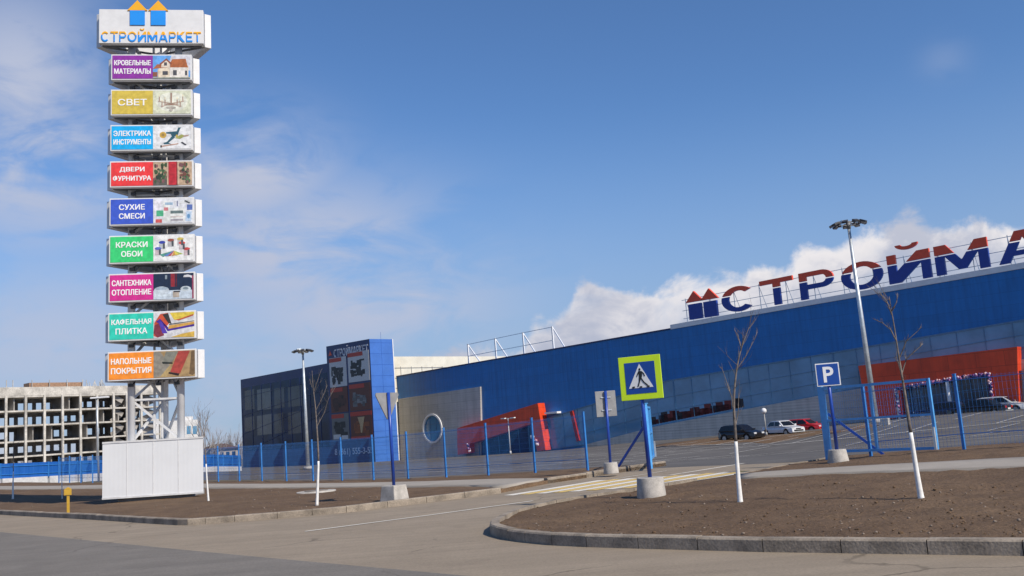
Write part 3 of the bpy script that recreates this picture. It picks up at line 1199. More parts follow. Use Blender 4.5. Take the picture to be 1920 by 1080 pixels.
# soil hump between the lot and the parked cars, and the walkway along the store
sheet('soil_bed', [W2(1205, 839), W2(1245, 832), W2(1345, 820), W2(1450, 813), W2(1560, 806), W2(1650, 798), W2(1560, 813), W2(1400, 829), W2(1290, 836)], 1.5, 0.02, M['soil'], ang=UVA, skirt=0.2)


# ------------------------------------------------------------------ planes of the buildings
class Plane:
    """upright plane from A towards B; local x along it, local y into the building, z is world height"""
    def __init__(self, A, B):
        self.o = Vector((A[0], A[1]))
        d = Vector((B[0] - A[0], B[1] - A[1]))
        self.L = d.length
        self.d = d.normalized()
        self.ang = math.atan2(self.d.y, self.d.x)
        self.n = Vector((-self.d.y, self.d.x))       # into the building

    def at(self, px, py, off=0.0):
        """(along, height) where the pixel's ray meets the plane moved off metres towards the viewer"""
        r = ray(px, py)
        o = self.o - self.n * off
        t = ((o.x - CAMP.x) * self.n.x + (o.y - CAMP.y) * self.n.y) / (r.x * self.n.x + r.y * self.n.y)
        p = CAMP + r * t
        return ((p.x - o.x) * self.d.x + (p.y - o.y) * self.d.y, p.z)

    def xy(self, a, y=0.0):
        p = self.o + self.d * a + self.n * y
        return (p.x, p.y)


# ------------------------------------------------------------------ the store
SP = Plane(D(752, 861, 142), D(1800, 772, 88))
store = thing('store_building', 'long blue hypermarket with slanting glass band, grey panels and two red entrance portals', 'store', (*SP.o, 0), SP.ang)
r0 = SP.at(737, 708)
r1 = SP.at(1920, 503)


def roofz(a):
    return r0[1] + (r1[1] - r0[1]) * (a - r0[0]) / (r1[0] - r0[0])


AL, AR = -14.0, r1[0] + 35
mb = MB()
mb.prism([(AL, -5), (AR, -5), (AR, roofz(AR)), (AL, roofz(AL))], 0.0, 55.0)
mb.build('wall', M['store_blue'], store)
# dark drip edge along the left, white coping under the letters on the right
mb = MB()
aC = SP.at(1258, 617)[0]
mb.prism([(AL, roofz(AL) + 0.003), (aC, roofz(aC) + 0.003), (aC, roofz(aC) + 0.16), (AL, roofz(AL) + 0.16)], -0.1, 0.5)
mb.build('roof_edge', M['navy'], store)
mb = MB()
mb.prism([(aC + 0.01, roofz(aC) + 0.003), (AR, roofz(AR) + 0.003), (AR, roofz(AR) + 0.52), (aC + 0.01, roofz(aC) + 0.52)], -0.12, 0.5)
mb.build('coping', M['white'], store)
# grey panel with the round window set into it
gp = [SP.at(747, 748, .3), SP.at(900, 725, .3), SP.at(903, 856, .3), SP.at(752, 872, .3)]
rc = SP.at(811, 803.5, .3)
rr = (SP.at(811, 778, .3)[1] - SP.at(811, 830, .3)[1]) / 2
cir = [(rc[0] + math.cos(t) * rr, rc[1] + math.sin(t) * rr) for t in [2 * math.pi * k / 40 for k in range(40)]]
mb = MB()


def ring_prism(mb, outer, inner, y0, y1, m=0):
    bm = bmesh.new()
    for loop in (outer, inner):
        vs = [bm.verts.new((x, y0, z)) for x, z in loop]
        for i in range(len(vs)):
            bm.edges.new((vs[i], vs[(i + 1) % len(vs)]))
    bmesh.ops.triangle_fill(bm, edges=bm.edges[:], use_beauty=True)
    r = bmesh.ops.extrude_face_region(bm, geom=bm.faces[:])
    for q in r['geom']:
        if isinstance(q, bmesh.types.BMVert):
            q.co.y = y1
    bmesh.ops.recalc_face_normals(bm, faces=bm.faces[:])
    bm.verts.index_update()
    mb.add([v.co[:] for v in bm.verts], [[v.index for v in f.verts] for f in bm.faces], m)
    bm.free()


ring_prism(mb, gp, cir, -0.3, 0.02)
mb.build('grey_panel', M['store_grey'], store)
mb = MB()
ring_prism(mb, [(rc[0] + (x - rc[0]) * 1.07, rc[1] + (z - rc[1]) * 1.07) for x, z in cir], [(rc[0] + (x - rc[0]) * 0.94, rc[1] + (z - rc[1]) * 0.94) for x, z in cir], -0.42, -0.05)
wnd = mb.build('round_window', M['white'], store, label='round porthole window in the grey panel')
mb = MB()
mb.prism([(rc[0] + (x - rc[0]) * 0.95, rc[1] + (z - rc[1]) * 0.95) for x, z in cir], -0.12, -0.06)
mb.build('pane', M['pane'], wnd)
mb = MB()
for t in (-0.33, 0.33):
    hh = math.sqrt(1 - t * t) * rr * 0.93
    mb.box((rc[0] + t * rr, -0.14, rc[1]), (0.08, 0.06, hh * 2))
    mb.box((rc[0], -0.147, rc[1] + t * rr), (hh * 2, 0.06, 0.08))
mb.build('glazing_bar', M['pane_frame'], wnd)
# slanting glass band
gl = [SP.at(1022, 786, .1), SP.at(1130, 752, .1), SP.at(1240, 716, .1), SP.at(1580, 658, .1), SP.at(1925, 599, .1)]
gb = [SP.at(1925, 672, .1), SP.at(1560, 737, .1), SP.at(1380, 770, .1), SP.at(1230, 799, .1), SP.at(1100, 833, .1), SP.at(1022, 843, .1)]
dx = 34.0
gl2 = gl + [(gl[-1][0] + dx, gl[-1][1] + (gl[-1][1] - gl[-2][1]) / (gl[-1][0] - gl[-2][0]) * dx)]
gb2 = [(gb[0][0] + dx, gb[0][1] + (gb[0][1] - gb[1][1]) / (gb[0][0] - gb[1][0]) * dx)] + gb
mb = MB()
gpoly = gl2 + gb2
mb.prism(gpoly, -0.10, 0.02)
gw = mb.build('glass_band', M['pane'], store, label='slanting band of tinted glass')


def clip_vertical(poly, x):
    zs = []
    for i in range(len(poly)):
        (x0, z0), (x1, z1) = poly[i], poly[(i + 1) % len(poly)]
        if (x0 - x) * (x1 - x) < 0:
            zs.append(z0 + (z1 - z0) * (x - x0) / (x1 - x0))
    return (min(zs), max(zs)) if len(zs) >= 2 else None


mb = MB()
x = gl[0][0] + 0.6
k = 0
while x < gl2[-1][0]:
    c = clip_vertical(gpoly, x)
    if c and c[1] - c[0] > 0.3:
        wv = 0.14 if k % 8 == 0 else 0.04
        mb.box((x, -0.12, (c[0] + c[1]) / 2), (wv, 0.06, c[1] - c[0]))
    x += 2.4
    k += 1
for f in (0.30, 0.62):
    zs = []
    xs = [gl[0][0] + 1.0 + i * 2.0 for i in range(int((gl2[-1][0] - gl[0][0] - 2) / 2))]
    for xx in xs:
        c = clip_vertical(gpoly, xx)
        zs.append((xx, c[0] + (c[1] - c[0]) * f))
    for (xa, z_a), (xb, z_b) in zip(zs, zs[1:]):
        mb.bar((xa, -0.125, z_a), (xb, -0.125, z_b), 0.05, 0.05)
for pa, pb_ in list(zip(gl2, gl2[1:])) + list(zip(gb2, gb2[1:])):
    mb.bar((pa[0], -0.13, pa[1]), (pb_[0], -0.13, pb_[1]), 0.09, 0.14)
mb.build('window_frame', M['pane_frame'], gw)
# goods seen low behind the glass on the left
mb = MB()
rg = random.Random(11)
for i in range(34):
    px = 1135 + i * 5.2
    a0 = SP.at(px, 0, .1)[0]
    py0 = 838 - (px - 1100) * .30 - 6
    z0 = SP.at(px, py0 - 2, .1)[1]
    c = clip_vertical(gpoly, a0)
    if not c:
        continue
    hh = rg.uniform(0.35, 1.2)
    colr = rg.choice([(0.16, 0.012, 0.012), (0.02, 0.02, 0.03), (0.09, 0.01, 0.015), (0.02, 0.03, 0.06)])
    zb_ = c[0] + 0.25
    mb.prism([(a0 - .45, zb_), (a0 + .45, zb_), (a0 + .45, zb_ + hh), (a0 - .45, zb_ + hh)], -0.107, -0.09, 0, colr)
mb.build('window_decal', M['print'], gw, label='row of dark red goods behind the glass')
# grey plinth wedge
pp = [SP.at(1096, 834, .2), SP.at(1230, 799.5, .2), SP.at(1380, 770.5, .2), SP.at(1560, 737.5, .2), SP.at(1925, 672.5, .2)]
pp.append((gb2[0][0], gb2[0][1]))
pp += [(pp[-1][0], -5), (pp[0][0], -5)]
mb = MB()
mb.prism(pp, -0.22, 0.01)
mb.build('plinth', M['store_grey'], store)
# left portal: a leaning red frame
o1 = 1.3


def q(*pts):
    return [SP.at(x, y, o1) for x, y in pts]


mb = MB()
mb.prism(q((857, 803), (1008, 756), (1003.5, 792), (879, 833), (879, 803.5)), -o1, -0.01)
mb.prism(q((857, 803.5), (878.7, 797), (880, 850), (858, 853)), -o1 - 0.004, -0.01)
mb.prism(q((1003, 757.5), (1008, 756.2), (1023, 844), (1007, 846), (998, 793)), -o1 - 0.008, -0.01)
por = mb.build('entrance_portal', M['red'], store, label='leaning red portal beside the grey panel')
mb = MB()
mb.prism(q((879, 836), (999, 793), (1008, 850), (881, 856)), -0.30, -0.24)
dr = mb.build('door', M['pane_dark'], por)
for i in range(1, 7):
    mb = MB()
    px = 879 + i * 18.5
    t = (px - 879) / 124
    a, z = SP.at(px, 836 - t * 42, .4)
    b = SP.at(px, 855 - t * 8, .4)
    mb.bar((a, -0.34, b[1]), (a, -0.34, z), 0.10, 0.06)
    mb.build('door_frame', M['pane_frame'], dr)
# red fin further along and the white canopy ledge
mb = MB()
mb.prism([SP.at(x, y, .4) for x, y in ((1068, 772), (1073, 770), (1086, 826), (1081, 828))], -0.4, 0.0)
mb.build('red_fin', M['red_dark'], store)
mb = MB()
a0, z0 = SP.at(1023, 775, .6)
a1, _ = SP.at(1046, 772, .6)
mb.box(((a0 + a1) / 2, -0.4, z0), (a1 - a0, 0.8, 0.24))
mb.build('canopy', M['white'], store)
# right portal
mb = MB()
mb.prism(q((1609, 686), (1907, 650), (1908, 694), (1852, 702), (1686, 727), (1619, 737)), -o1, -0.01)
mb.prism(q((1619, 736), (1686.3, 726), (1692, 783), (1630, 790)), -o1 - 0.004, -0.01)
mb.prism(q((1851.7, 701.5), (1908, 693.5), (1911, 760), (1860, 766)), -o1 - 0.008, -0.01)
por2 = mb.build('entrance_portal', M['red'], store, label='wide red portal over the decorated doors')
mb = MB()
mb.prism(q((1686, 725), (1853, 700), (1861, 768), (1692, 786)), -0.36, -0.30)
dr = mb.build('door', mat('door_glass', (0.045, 0.095, 0.17), 0.08, var=.3, vscale=.5), por2)
for i, px in enumerate((1690, 1707, 1725, 1744, 1762, 1801, 1818, 1836, 1852)):
    t = (px - 1686) / 167
    a, z = SP.at(px, 726 - t * 25, .4)
    b = SP.at(px + 5, 785 - t * 17, .4)
    mb = MB()
    mb.bar((a, -0.40, b[1]), (a, -0.40, z), 0.09, 0.06)
    mb.build('door_frame', M['pane_frame'], dr)
mb = MB()
for t in (0.42,):
    a, z = SP.at(1690, 726 + t * 55, .4)
    a2, z2 = SP.at(1855, 701 + t * 60, .4)
    mb.bar((a, -0.44, z), (a2, -0.44, z2), 0.08, 0.08)
mb.build('door_frame', M['pane_frame'], dr)
for x0, y0, x1, y1 in ((1776, 714, 1783, 772), (1681, 729, 1686, 786)):
    a, z = SP.at(x0, y0, o1 + .2)
    b, zb_ = SP.at(x1, y1, o1 + .2)
    mb = MB()
    mb.tube([((a + b) / 2, -o1 - .2, zb_ - .3), ((a + b) / 2, -o1 - .2, z)], 0.17, 10)
    mb.build('portal_column', M['white'], por2)
# blank building part right of the wide portal
mb = MB()
a0 = SP.at(1922, 700, .25)[0]
mb.box((a0 + 8.0, -0.30, SP.at(1922, 684, .25)[1]), (15.0, 1.3, 0.35))
mb.build('canopy', M['white'], store)

# balloon garlands (each hangs on a portal)
def garland(name, label, pts, r, seed):
    g = random.Random(seed)
    P = [(SP.at(x, y, o1 + .25)) for x, y in pts]
    W_ = [Vector((*SP.xy(a, -o1 - .25), z)) for a, z in P]
    root = W_[0].copy()
    mb = MB()
    cols = [(0.62, 0.50, 0.56), (0.45, 0.14, 0.28), (0.10, 0.03, 0.16), (0.03, 0.02, 0.12), (0.56, 0.30, 0.30), (0.14, 0.05, 0.22)]
    for a, b in zip(W_, W_[1:]):
        n = max(1, int((b - a).length / (r * 1.15)))
        for i in range(n):
            c = a + (b - a) * (i + 0.5) / n
            for k in range(3):
                off = Vector((g.uniform(-1, 1), g.uniform(-1, 1), g.uniform(-1, 1))) * r * 0.95
                mb.ball(c + off - root, r * g.uniform(0.75, 1.1), 0, 8, (1, 1, 1.12), cols[(i // 2 * 2 + k + g.randint(0, 1)) % len(cols)])
    o = mb.build(name, M['print'], None, root)
    return tag(o, label, 'balloon garland', 'balloon garlands at the store doors')


garland('balloon_garland', 'pink and purple balloon arch framing the doors of the wide red portal', [(1687, 783), (1680, 730), (1745, 717), (1853, 701), (1861, 748)], 0.12, 1)
garland('balloon_garland', 'small bunch of pale pink balloons on the right leg of the leaning red portal', [(1000, 822), (1008, 834)], 0.16, 2)
garland('balloon_garland', 'small string of pale balloons on the left leg of the leaning red portal', [(877, 831), (881, 848)], 0.13, 4)

# rooftop sign with letters
off_s = 0.25
a_s = SP.at(1292, 606, off_s)[0]
rs_root = thing('rooftop_sign', 'big red over blue store lettering with twin gabled houses standing on the roof edge', 'roof sign', (*SP.xy(a_s, 0), roofz(a_s) + 0.52),
                SP.ang)
sl_r = (roofz(10) - roofz(0)) / 10


def loc_s(px, py):
    a, z = SP.at(px, py, off_s)
    return a - a_s, z - (roofz(a_s) + 0.52)


def base_s(a):
    return sl_r * a


mb = MB()
cells = [('emblem', 1291, 1347), ('С', 1355, 1418), ('Т', 1428, 1490), ('Р', 1502, 1566), ('О', 1580, 1658), ('Й', 1668, 1748), ('М', 1757, 1857), ('А', 1874, 1972),
         ('Р', 1985, 2060), ('К', 2075, 2160), ('Е', 2175, 2250), ('Т', 2265, 2350)]
rooflinepx = lambda px: 708 - 0.1733 * (px - 737)
HC = None
a_end = 0
for ch, xa, xb in cells:
    a0 = loc_s(xa, rooflinepx(xa) - 12)[0]
    a1 = loc_s(xb, rooflinepx(xb) - 12)[0]
    zc = base_s((a0 + a1) / 2)
    H = 2.75
    zb0 = zc + 0.12
    mb = MB()
    if ch == 'emblem':
        w = a1 - a0
        for s0, s1 in ((0.03, 0.46), (0.54, 0.97)):
            l, r_ = a0 + w * s0, a0 + w * s1
            mb.prism([(l, zb0), (r_, zb0), (r_, zb0 + 1.72), (l, zb0 + 1.72)], -0.25, 0.1, 0)
            mb.prism([(l - .28, zb0 + 1.95), (r_ + .28, zb0 + 1.95), ((l + r_) / 2, zb0 + 3.15)], -0.25, 0.1, 1)
        mb.build('house_emblem', [M['letter_blue'], M['letter_red']], rs_root)
    else:
        sign_letter(mb, ch, a0, a1, zb0, zb0 + H, -0.25, 0.3, 0, split=zb0 + H * 0.66, m2=1, gap=0.13)
        # shear each letter along the rising roof line
        za_ = (a0 + a1) / 2
        mb.v = [(x, y, z + (x - za_) * sl_r) for x, y, z in mb.v]
        mb.build('letter', [M['letter_blue'], M['letter_red']], rs_root)
    a_end = a1
mb = MB()
for f in (0.45, 1.35, 2.55):
    mb.bar((-1.0, 0.25, base_s(-1.0) + f), (a_end + 1, 0.25, base_s(a_end + 1) + f), 0.055)
a = -0.5
while a < a_end:
    z = base_s(a)
    mb.bar((a, 0.25, z - 0.1), (a, 0.25, z + 2.7), 0.06)
    mb.bar((a, 0.25, z + 2.5), (a, 1.9, z - 0.35), 0.05)
    a += 3.1
mb.build('support_frame', M['galv'], rs_root)

# empty sign frame on the left part of the roof
fp = [(877, 645, 690), (928, 634, 682), (980, 623, 672), (1035, 612, 660)]
a_f = SP.at(877, 683)[0]
fr = thing('sign_frame', 'empty white steel sign frame of four braced posts on the roof', 'sign frame', (*SP.xy(a_f, 0.8), roofz(a_f)), SP.ang)
tops = []
for px, yt, yb in fp:
    a, zt = SP.at(px, yt, -0.8)
    a -= a_f
    zt -= roofz(a_f)
    mb = MB()
    mb.bar((a, 0, sl_r * a - 0.02), (a, 0, zt), 0.17)
    mb.bar((a, 0, zt - 0.05), (a, 2.6, sl_r * a - 0.02), 0.13)
    mb.build('braced_post', M['white'], fr)
    tops.append((a, zt))
mb = MB()
for f in (1.0, 0.45):
    for (a, z), (b, z2) in zip(tops, tops[1:]):
        mb.bar((a, -0.13, sl_r * a + (z - sl_r * a) * f - .1), (b, -0.13, sl_r * b + (z2 - sl_r * b) * f - .1), 0.07)
mb.build('rail', M['galv'], fr)

# ------------------------------------------------------------------ dark glass block with the poster tower
TP = Plane(D(452, 874, 157), D(704, 862, 130))
gbk = thing('glass_building', 'dark navy glass block with a bright blue poster tower at its corner', 'building', (*TP.o, 0), TP.ang)
g0, g1 = TP.at(451, 712), TP.at(620, 680)
sg = (g1[1] - g0[1]) / (g1[0] - g0[0])
aB = TP.at(703, 750)[0]


def gz(a):
    return g0[1] + sg * (a - g0[0])


aT = TP.at(621, 760)[0]
mb = MB()
mb.prism([(g0[0], -5), (aB - 8.0, -5), (aB - 8.0, gz(aB - 8.0)), (g0[0], gz(g0[0]))], 0, 40)
mb.build('wall', M['navy'], gbk)
mb = MB()
cz_ = TP.at(735, 660)[1]
z13 = gz(aB) + 0.05
aS = aB - 7.6
mb.prism([(aS - .4, -4), (aS - .25, -4), (aS - .25, z13 + .5), (aS - .4, z13 + .5)], 3.3, 40)
sw = mb.build('side_wall', M['cream'], gbk, label='cream ribbed side wall above the store roof')
mb = MB()
for i in range(18):
    mb.box((aS - .22, 4.5 + i * 2.0, z13 - 3.2), (0.05, 0.07, 4.4))
for k in range(3):
    mb.box((aS - .215, 21.5, z13 - 1.2 - k * 1.5), (0.05, 37, 0.07))
mb.build('seam_grid', M['underside'], sw)
# curtain wall
mb = MB()
cw = [TP.at(454, 728, .1), TP.at(619, 697, .1), TP.at(621, 852, .1), TP.at(456, 866, .1)]
cw = [(min(x, aT - .3), z) for x, z in cw]
mb.prism(cw, -0.10, 0.01)
cwo = mb.build('curtain_wall', M['pane_dark'], gbk)
mb = MB()
for i in range(0, 10):
    px = 455 + i * 18.3
    a = TP.at(px, 780, .1)[0]
    c = clip_vertical(cw, a)
    if c:
        mb.box((a, -0.12, (c[0] + c[1]) / 2), (0.14, 0.06, c[1] - c[0] - .02))
for k in range(4):
    f = (k + .5) / 4
    a0, a1 = cw[0][0] + .06, cw[1][0] - .06
    c0, c1 = clip_vertical(cw, a0), clip_vertical(cw, a1)
    if c0 and c1:
        mb.bar((a0, -0.13, c0[0] + (c0[1] - c0[0]) * f), (a1, -0.13, c1[0] + (c1[1] - c1[0]) * f), 0.07, 0.05)
mb.build('mullion_grid', M['navy'], cwo)
M['reflection_mid'] = mat('dim_window_reflection', (0.040, 0.050, 0.072), 0.12, var=0.3, vscale=0.4, spec=0.5)
M['reflection_grey'] = mat('greyish_window_reflection', (0.075, 0.085, 0.10), 0.12, var=0.3, vscale=0.4, spec=0.7)
for (xa, xb, ya, yb, sl_) in ((459, 477, 731, 768, 0), (482, 509, 729, 768, 1), (514, 533, 727, 765, 0), (540, 566, 724, 762, 0),
                          (459, 477, 782, 808, 0), (482, 509, 778, 815, 1), (514, 531, 775, 812, 0), (540, 565, 772, 813, 0)):
    mb = MB()
    mb.prism([TP.at(xa, ya + 2, .1), TP.at(xb, ya - 2, .1), TP.at(xb + .8, yb - 1.5, .1), TP.at(xa + .8, yb + 1.5, .1)], -0.115, -0.098)
    mb.build('window', M['reflection_grey'] if sl_ else M['reflection_mid'], gbk)  # paler window shapes: reflections in the dark glass, painted as thin panes
# lower solid band
mb = MB()
mb.prism([(cw[0][0] - .3, -4), (aT - .2, -4), (aT - .2, TP.at(620, 838, .2)[1]), (cw[0][0] - .3, TP.at(455, 846, .2)[1])], -0.22, 0.0)
mb.build('plinth', mat('plinth_blue', (0.012, 0.045, 0.17), 0.4, var=0.1), gbk)
# tower
t0, t1 = TP.at(620, 648, .4), TP.at(701, 634, .4)
st = (t1[1] - t0[1]) / (t1[0] - t0[0])
mb = MB()
zt0, zt1 = t0[1], t0[1] + st * (aB - t0[0])
TY = 3.4
mb.prism([(aT, -5), (aB, -5), (aB, zt1), (aT, zt0)], -0.4, TY, 1, mside=0)
tw = mb.build('poster_tower', [M['tower_blue'], M['navy']], gbk)
mb = MB()
mb.box((aB - .02, TY + .06, (zt1 - 5) / 2), (0.14, 0.12, zt1 + 5.05))
mb.build('corner_trim', M['white'], tw)
mb = MB()
for k in range(12):
    mb.box((aB + .003, (TY - .4) / 2, -2 + k * 1.5), (0.012, TY + .4, 0.03))
mb.box((aB + .004, 1.5, 6.5), (0.012, 0.03, 19))
mb.build('panel_seams', M['sign_blue'], tw)
# posters
pw = aB - aT


def tp(s, t):
    """tower front coordinates: s 0..1 across, t 0..1 down"""
    return aT + s * pw, (zt0 + st * s * pw) * (1 - t) + (-2.9) * t


def pr(mb, s0, s1, t0_, t1_, col, y, th=0.03):
    mb.prism([tp(s0, t0_), tp(s1, t0_), tp(s1, t1_), tp(s0, t1_)], y, y + th, 0, col)


rp = random.Random(21)
white, red, brown, dark, grey = (0.60, 0.60, 0.60), (0.50, 0.045, 0.025), (0.13, 0.035, 0.02), (0.018, 0.02, 0.022), (0.16, 0.16, 0.16)
panels = [(0.06, 0.46, .10, .33, white, dark), (0.50, 0.97, .08, .31, white, dark), (0.06, 0.46, .335, .53, brown, (0.05, 0.015, 0.01)),
          (0.50, 0.97, .325, .53, brown, grey), (0.06, 0.46, .54, .75, grey, dark), (0.50, 0.97, .535, .745, brown, (0.22, 0.06, 0.015))]
for i, (a, b, c, d_, bgc, fg) in enumerate(panels):
    mb = MB()
    pr(mb, a, b, c, d_, bgc, -0.44)
    pr(mb, a, a + (b - a) * (0.72 if i != 5 else 1), c + .004, c + .035, red, -0.455)
    for k in range(26):
        s0 = rp.uniform(a + .04, b - .14)
        t_ = rp.uniform(c + .06, d_ - .055)
        f = rp.uniform(0.5, 1.6)
        pr(mb, s0, s0 + rp.uniform(.03, .11), t_, t_ + rp.uniform(.012, .05), tuple(min(1, x * f) for x in fg), -0.445 - 0.001 * (k % 9) - 0.0003 * k, 0.0009)
    if i == 5:
        mb.prism([tp(.66, .58), tp(.82, .58), tp(.78, .64), tp(.75, .70), tp(.72, .70), tp(.71, .64)], -0.47, -0.463, 0, (0.55, 0.38, 0.20))
        pr(mb, a, b, .725, .745, red, -0.471, 0.004)
    if i == 4:
        pr(mb, a + .03, a + .2, .70, .735, white, -0.471, 0.004)
        pr(mb, a + .22, b - .03, .71, .74, white, -0.4725, 0.004)
    mb.build('poster', M['photo'], tw)
mb = MB()
sign_word(mb, 'СТРОЙМАРКЕТ', 0.18 * pw, 0.96 * pw, 0, 1.1, 0, 0.04)
mb.v = [(x + aT, y - 0.45, z + zt0 + st * x - 1.75) for x, y, z in mb.v]
lg = MB()
lg.prism([(aT + .05 * pw, zt0 - 1.45), (aT + .09 * pw, zt0 - .75), (aT + .13 * pw, zt0 - 1.4)], -0.44, -0.405)
lg.build('logo_mark', M['letter_red'], tw)
mb.build('lettering', mat('pale_lettering', (0.66, 0.68, 0.74), 0.5), tw)
mb = MB()
solid_text(mb, '8 (861) 555-3-55', 0.10 * pw, 0.96 * pw, 0, 1.15, 0, 0.04, bold=0.012)
b0 = tp(0, .845)[1]
b1 = tp(1, .845)[1]
mb.v = [(x + aT, y - 0.45, z + b0 + (b1 - b0) * x / pw - .5) for x, y, z in mb.v]
mb.build('lettering', mat('pale_phone_lettering', (0.60, 0.64, 0.74), 0.5), tw)


# ------------------------------------------------------------------ pylon sign
pc = G(300, 934, 0.09)
YP = pc.y
PYAW = R(-9)                       # the front faces slightly left of the viewer
pyl = thing('pylon_sign', 'tall triangular pylon with stacked coloured product panels and a white box at its foot', 'pylon sign', (pc.x, pc.y, pc.z), PYAW * -1, tilt=(0, R(0.85)))
PZ = pc.z


def pzh(py, px=283):
    return D(px, py, YP - 1.0).z - PZ


def tri(half, back, cut):
    """triangle footprint with cut corners, front edge along x at y=-back/3"""
    y0 = -back / 3
    return [(-half, y0), (half, y0), (half + cut * .4, y0 + cut), (cut, y0 + back), (-cut, y0 + back), (-half - cut * .4, y0 + cut)]


M['p_white'] = mat('sign_box_white', (0.70, 0.70, 0.70), 0.4, var=0.04)


M['panel_white'] = mat('panel_lettering_white', (0.84, 0.84, 0.84), 0.45, var=0.02)


def panel_box(mb, cx, cy, ang, w, z0, z1, th, m=0):
    mb.box((cx, cy, (z0 + z1) / 2), (w, th, z1 - z0), m, Matrix.Rotation(ang, 3, 'Z'))


def tier(z0, z1, wf, name, col, words, picture):
    """three sign boxes round the mast; the front one carries text and a picture"""
    half = wf / 2
    yf = -1.05
    # ring of steel under the boxes
    ru = MB()
    ap = (0, yf + 0.25 + wf * 0.86)
    A, B = (-half - .05, yf + .30), (half + .05, yf + .30)
    for z in (z0 + .05, z1 - .08):
        for p, q_ in ((A, B), (B, ap), (ap, A)):
            ru.bar((*p, z), (*q_, z), 0.08)
        for p in (A, B, ap):
            ru.bar((*p, z), (0, yf + wf * .3, z), 0.06)
    # thin deck seen from below, set back from the edges
    k = 0.80
    cxy = (0, yf + wf * .32)
    dp = [(cxy[0] + (p[0] - cxy[0]) * k, cxy[1] + (p[1] - cxy[1]) * k) for p in (A, B, ap)]
    ru.build('tier_frame', M['underside'], pyl)
    bx = MB()
    bx.box((0, yf, (z0 + z1) / 2), (wf, 0.22, z1 - z0))
    fb = bx.build('sign_box', M['p_white'], pyl, bevel=0.012)
    d1 = Vector((ap[0] - B[0], ap[1] - B[1]))
    L = d1.length
    for s in (1, -1):
        bx = MB()
        mid = Vector(((half + .05) * s + (-s) * half * .5, yf + .30 + wf * .43))
        an = math.atan2(d1.y, d1.x * s)
        bx.box((mid.x, mid.y, (z0 + z1) / 2), (L + 0.10, 0.24, z1 - z0), 0, Matrix.Rotation(an, 3, 'Z'))
        bx.build('sign_box', M['p_white'], pyl, bevel=0.012)
    if not words:
        return fb, half, yf
    # frame: coloured field left, picture right
    y = yf - 0.11
    e = 0.045
    xs = -half + wf * 0.515
    f = MB()
    f.prism([(-half + e, z0 + e), (xs, z0 + e), (xs, z1 - e), (-half + e, z1 - e)], y - .012, y + .01, 0, col)
    f.build('colour_field', M['print'], fb)
    n = len(words)
    H = z1 - z0
    hh = H * (0.20 if n == 2 else 0.25)
    wid = xs + half - e
    for i, wd in enumerate(words):
        w_ = min(wid * 0.90, hh * (0.86 if n == 2 else 1.0) * len(wd) * 1.02)
        zc = z0 + H * (0.5 if n == 1 else (0.665, 0.335)[i])
        xc = (-half + e + xs) / 2
        t = MB()
        bold_text(t, wd, xc - w_ / 2, xc + w_ / 2, zc - hh / 2, zc + hh / 2, y - .020, .012, .006)
        t.build('lettering', M['panel_white'], fb)
    p = MB()
    x0, x1 = xs + .004, half - e
    zz0, zz1 = z0 + e, z1 - e

    def P(pts, c, lay):
        p.prism([(x0 + (x1 - x0) * a, zz0 + (zz1 - zz0) * b) for a, b in pts], y - .012 - .0012 * lay, y - .0115 - .0012 * (lay - 1), 0, c)

    def rect(a, b, c, d, colr, lay):
        P([(a, b), (c, b), (c, d), (a, d)], colr, lay)

    def ell(cx, cy, rx, ry, colr, lay, n=14):
        P([(cx + math.cos(2 * math.pi * k / n) * rx, cy + math.sin(2 * math.pi * k / n) * ry) for k in range(n)], colr, lay)
    picture(P, rect, ell)
    p.build('picture', M['photo'], fb)
    return fb, half, yf


WH = (0.74, 0.74, 0.73)


def pic_house(P, rect, ell):
    rect(0, 0, 1, 1, (0.13, 0.36, 0.75), 1)
    P([(0.5, 1), (1, 1), (1, .35), (.35, .35)], (0.62, 0.62, 0.68), 2)
    rect(.16, .05, .95, .55, (0.72, 0.62, 0.48), 3)
    rect(.45, .05, .92, .52, (0.76, 0.72, 0.66), 4)
    P([(.40, .48), (.94, .48), (.88, .86), (.52, .84)], (0.42, 0.13, 0.04), 5)
    P([(0, .42), (.42, .48), (.36, .60), (.12, .62)], (0.40, 0.13, 0.05), 5)
    P([(.22, .48), (.46, .48), (.46, .70), (.36, .84), (.24, .70)], (0.74, 0.64, 0.52), 6)
    P([(.18, .64), (.36, .88), (.52, .64), (.48, .60), (.36, .79), (.22, .60)], (0.25, 0.08, 0.04), 7)
    for a, b, c, d in ((.30, .56, .38, .70), (.26, .16, .40, .32), (.54, .14, .64, .36), (.86, .14, .92, .34)):
        rect(a, b, c, d, (0.08, 0.08, 0.09), 8)
    rect(0, .08, .12, .28, (0.24, 0.09, 0.05), 6)
    rect(0, 0, 1, .06, (0.35, 0.36, 0.30), 9)
    rect(.13, .05, .17, .40, (0.62, 0.5, 0.36), 9)


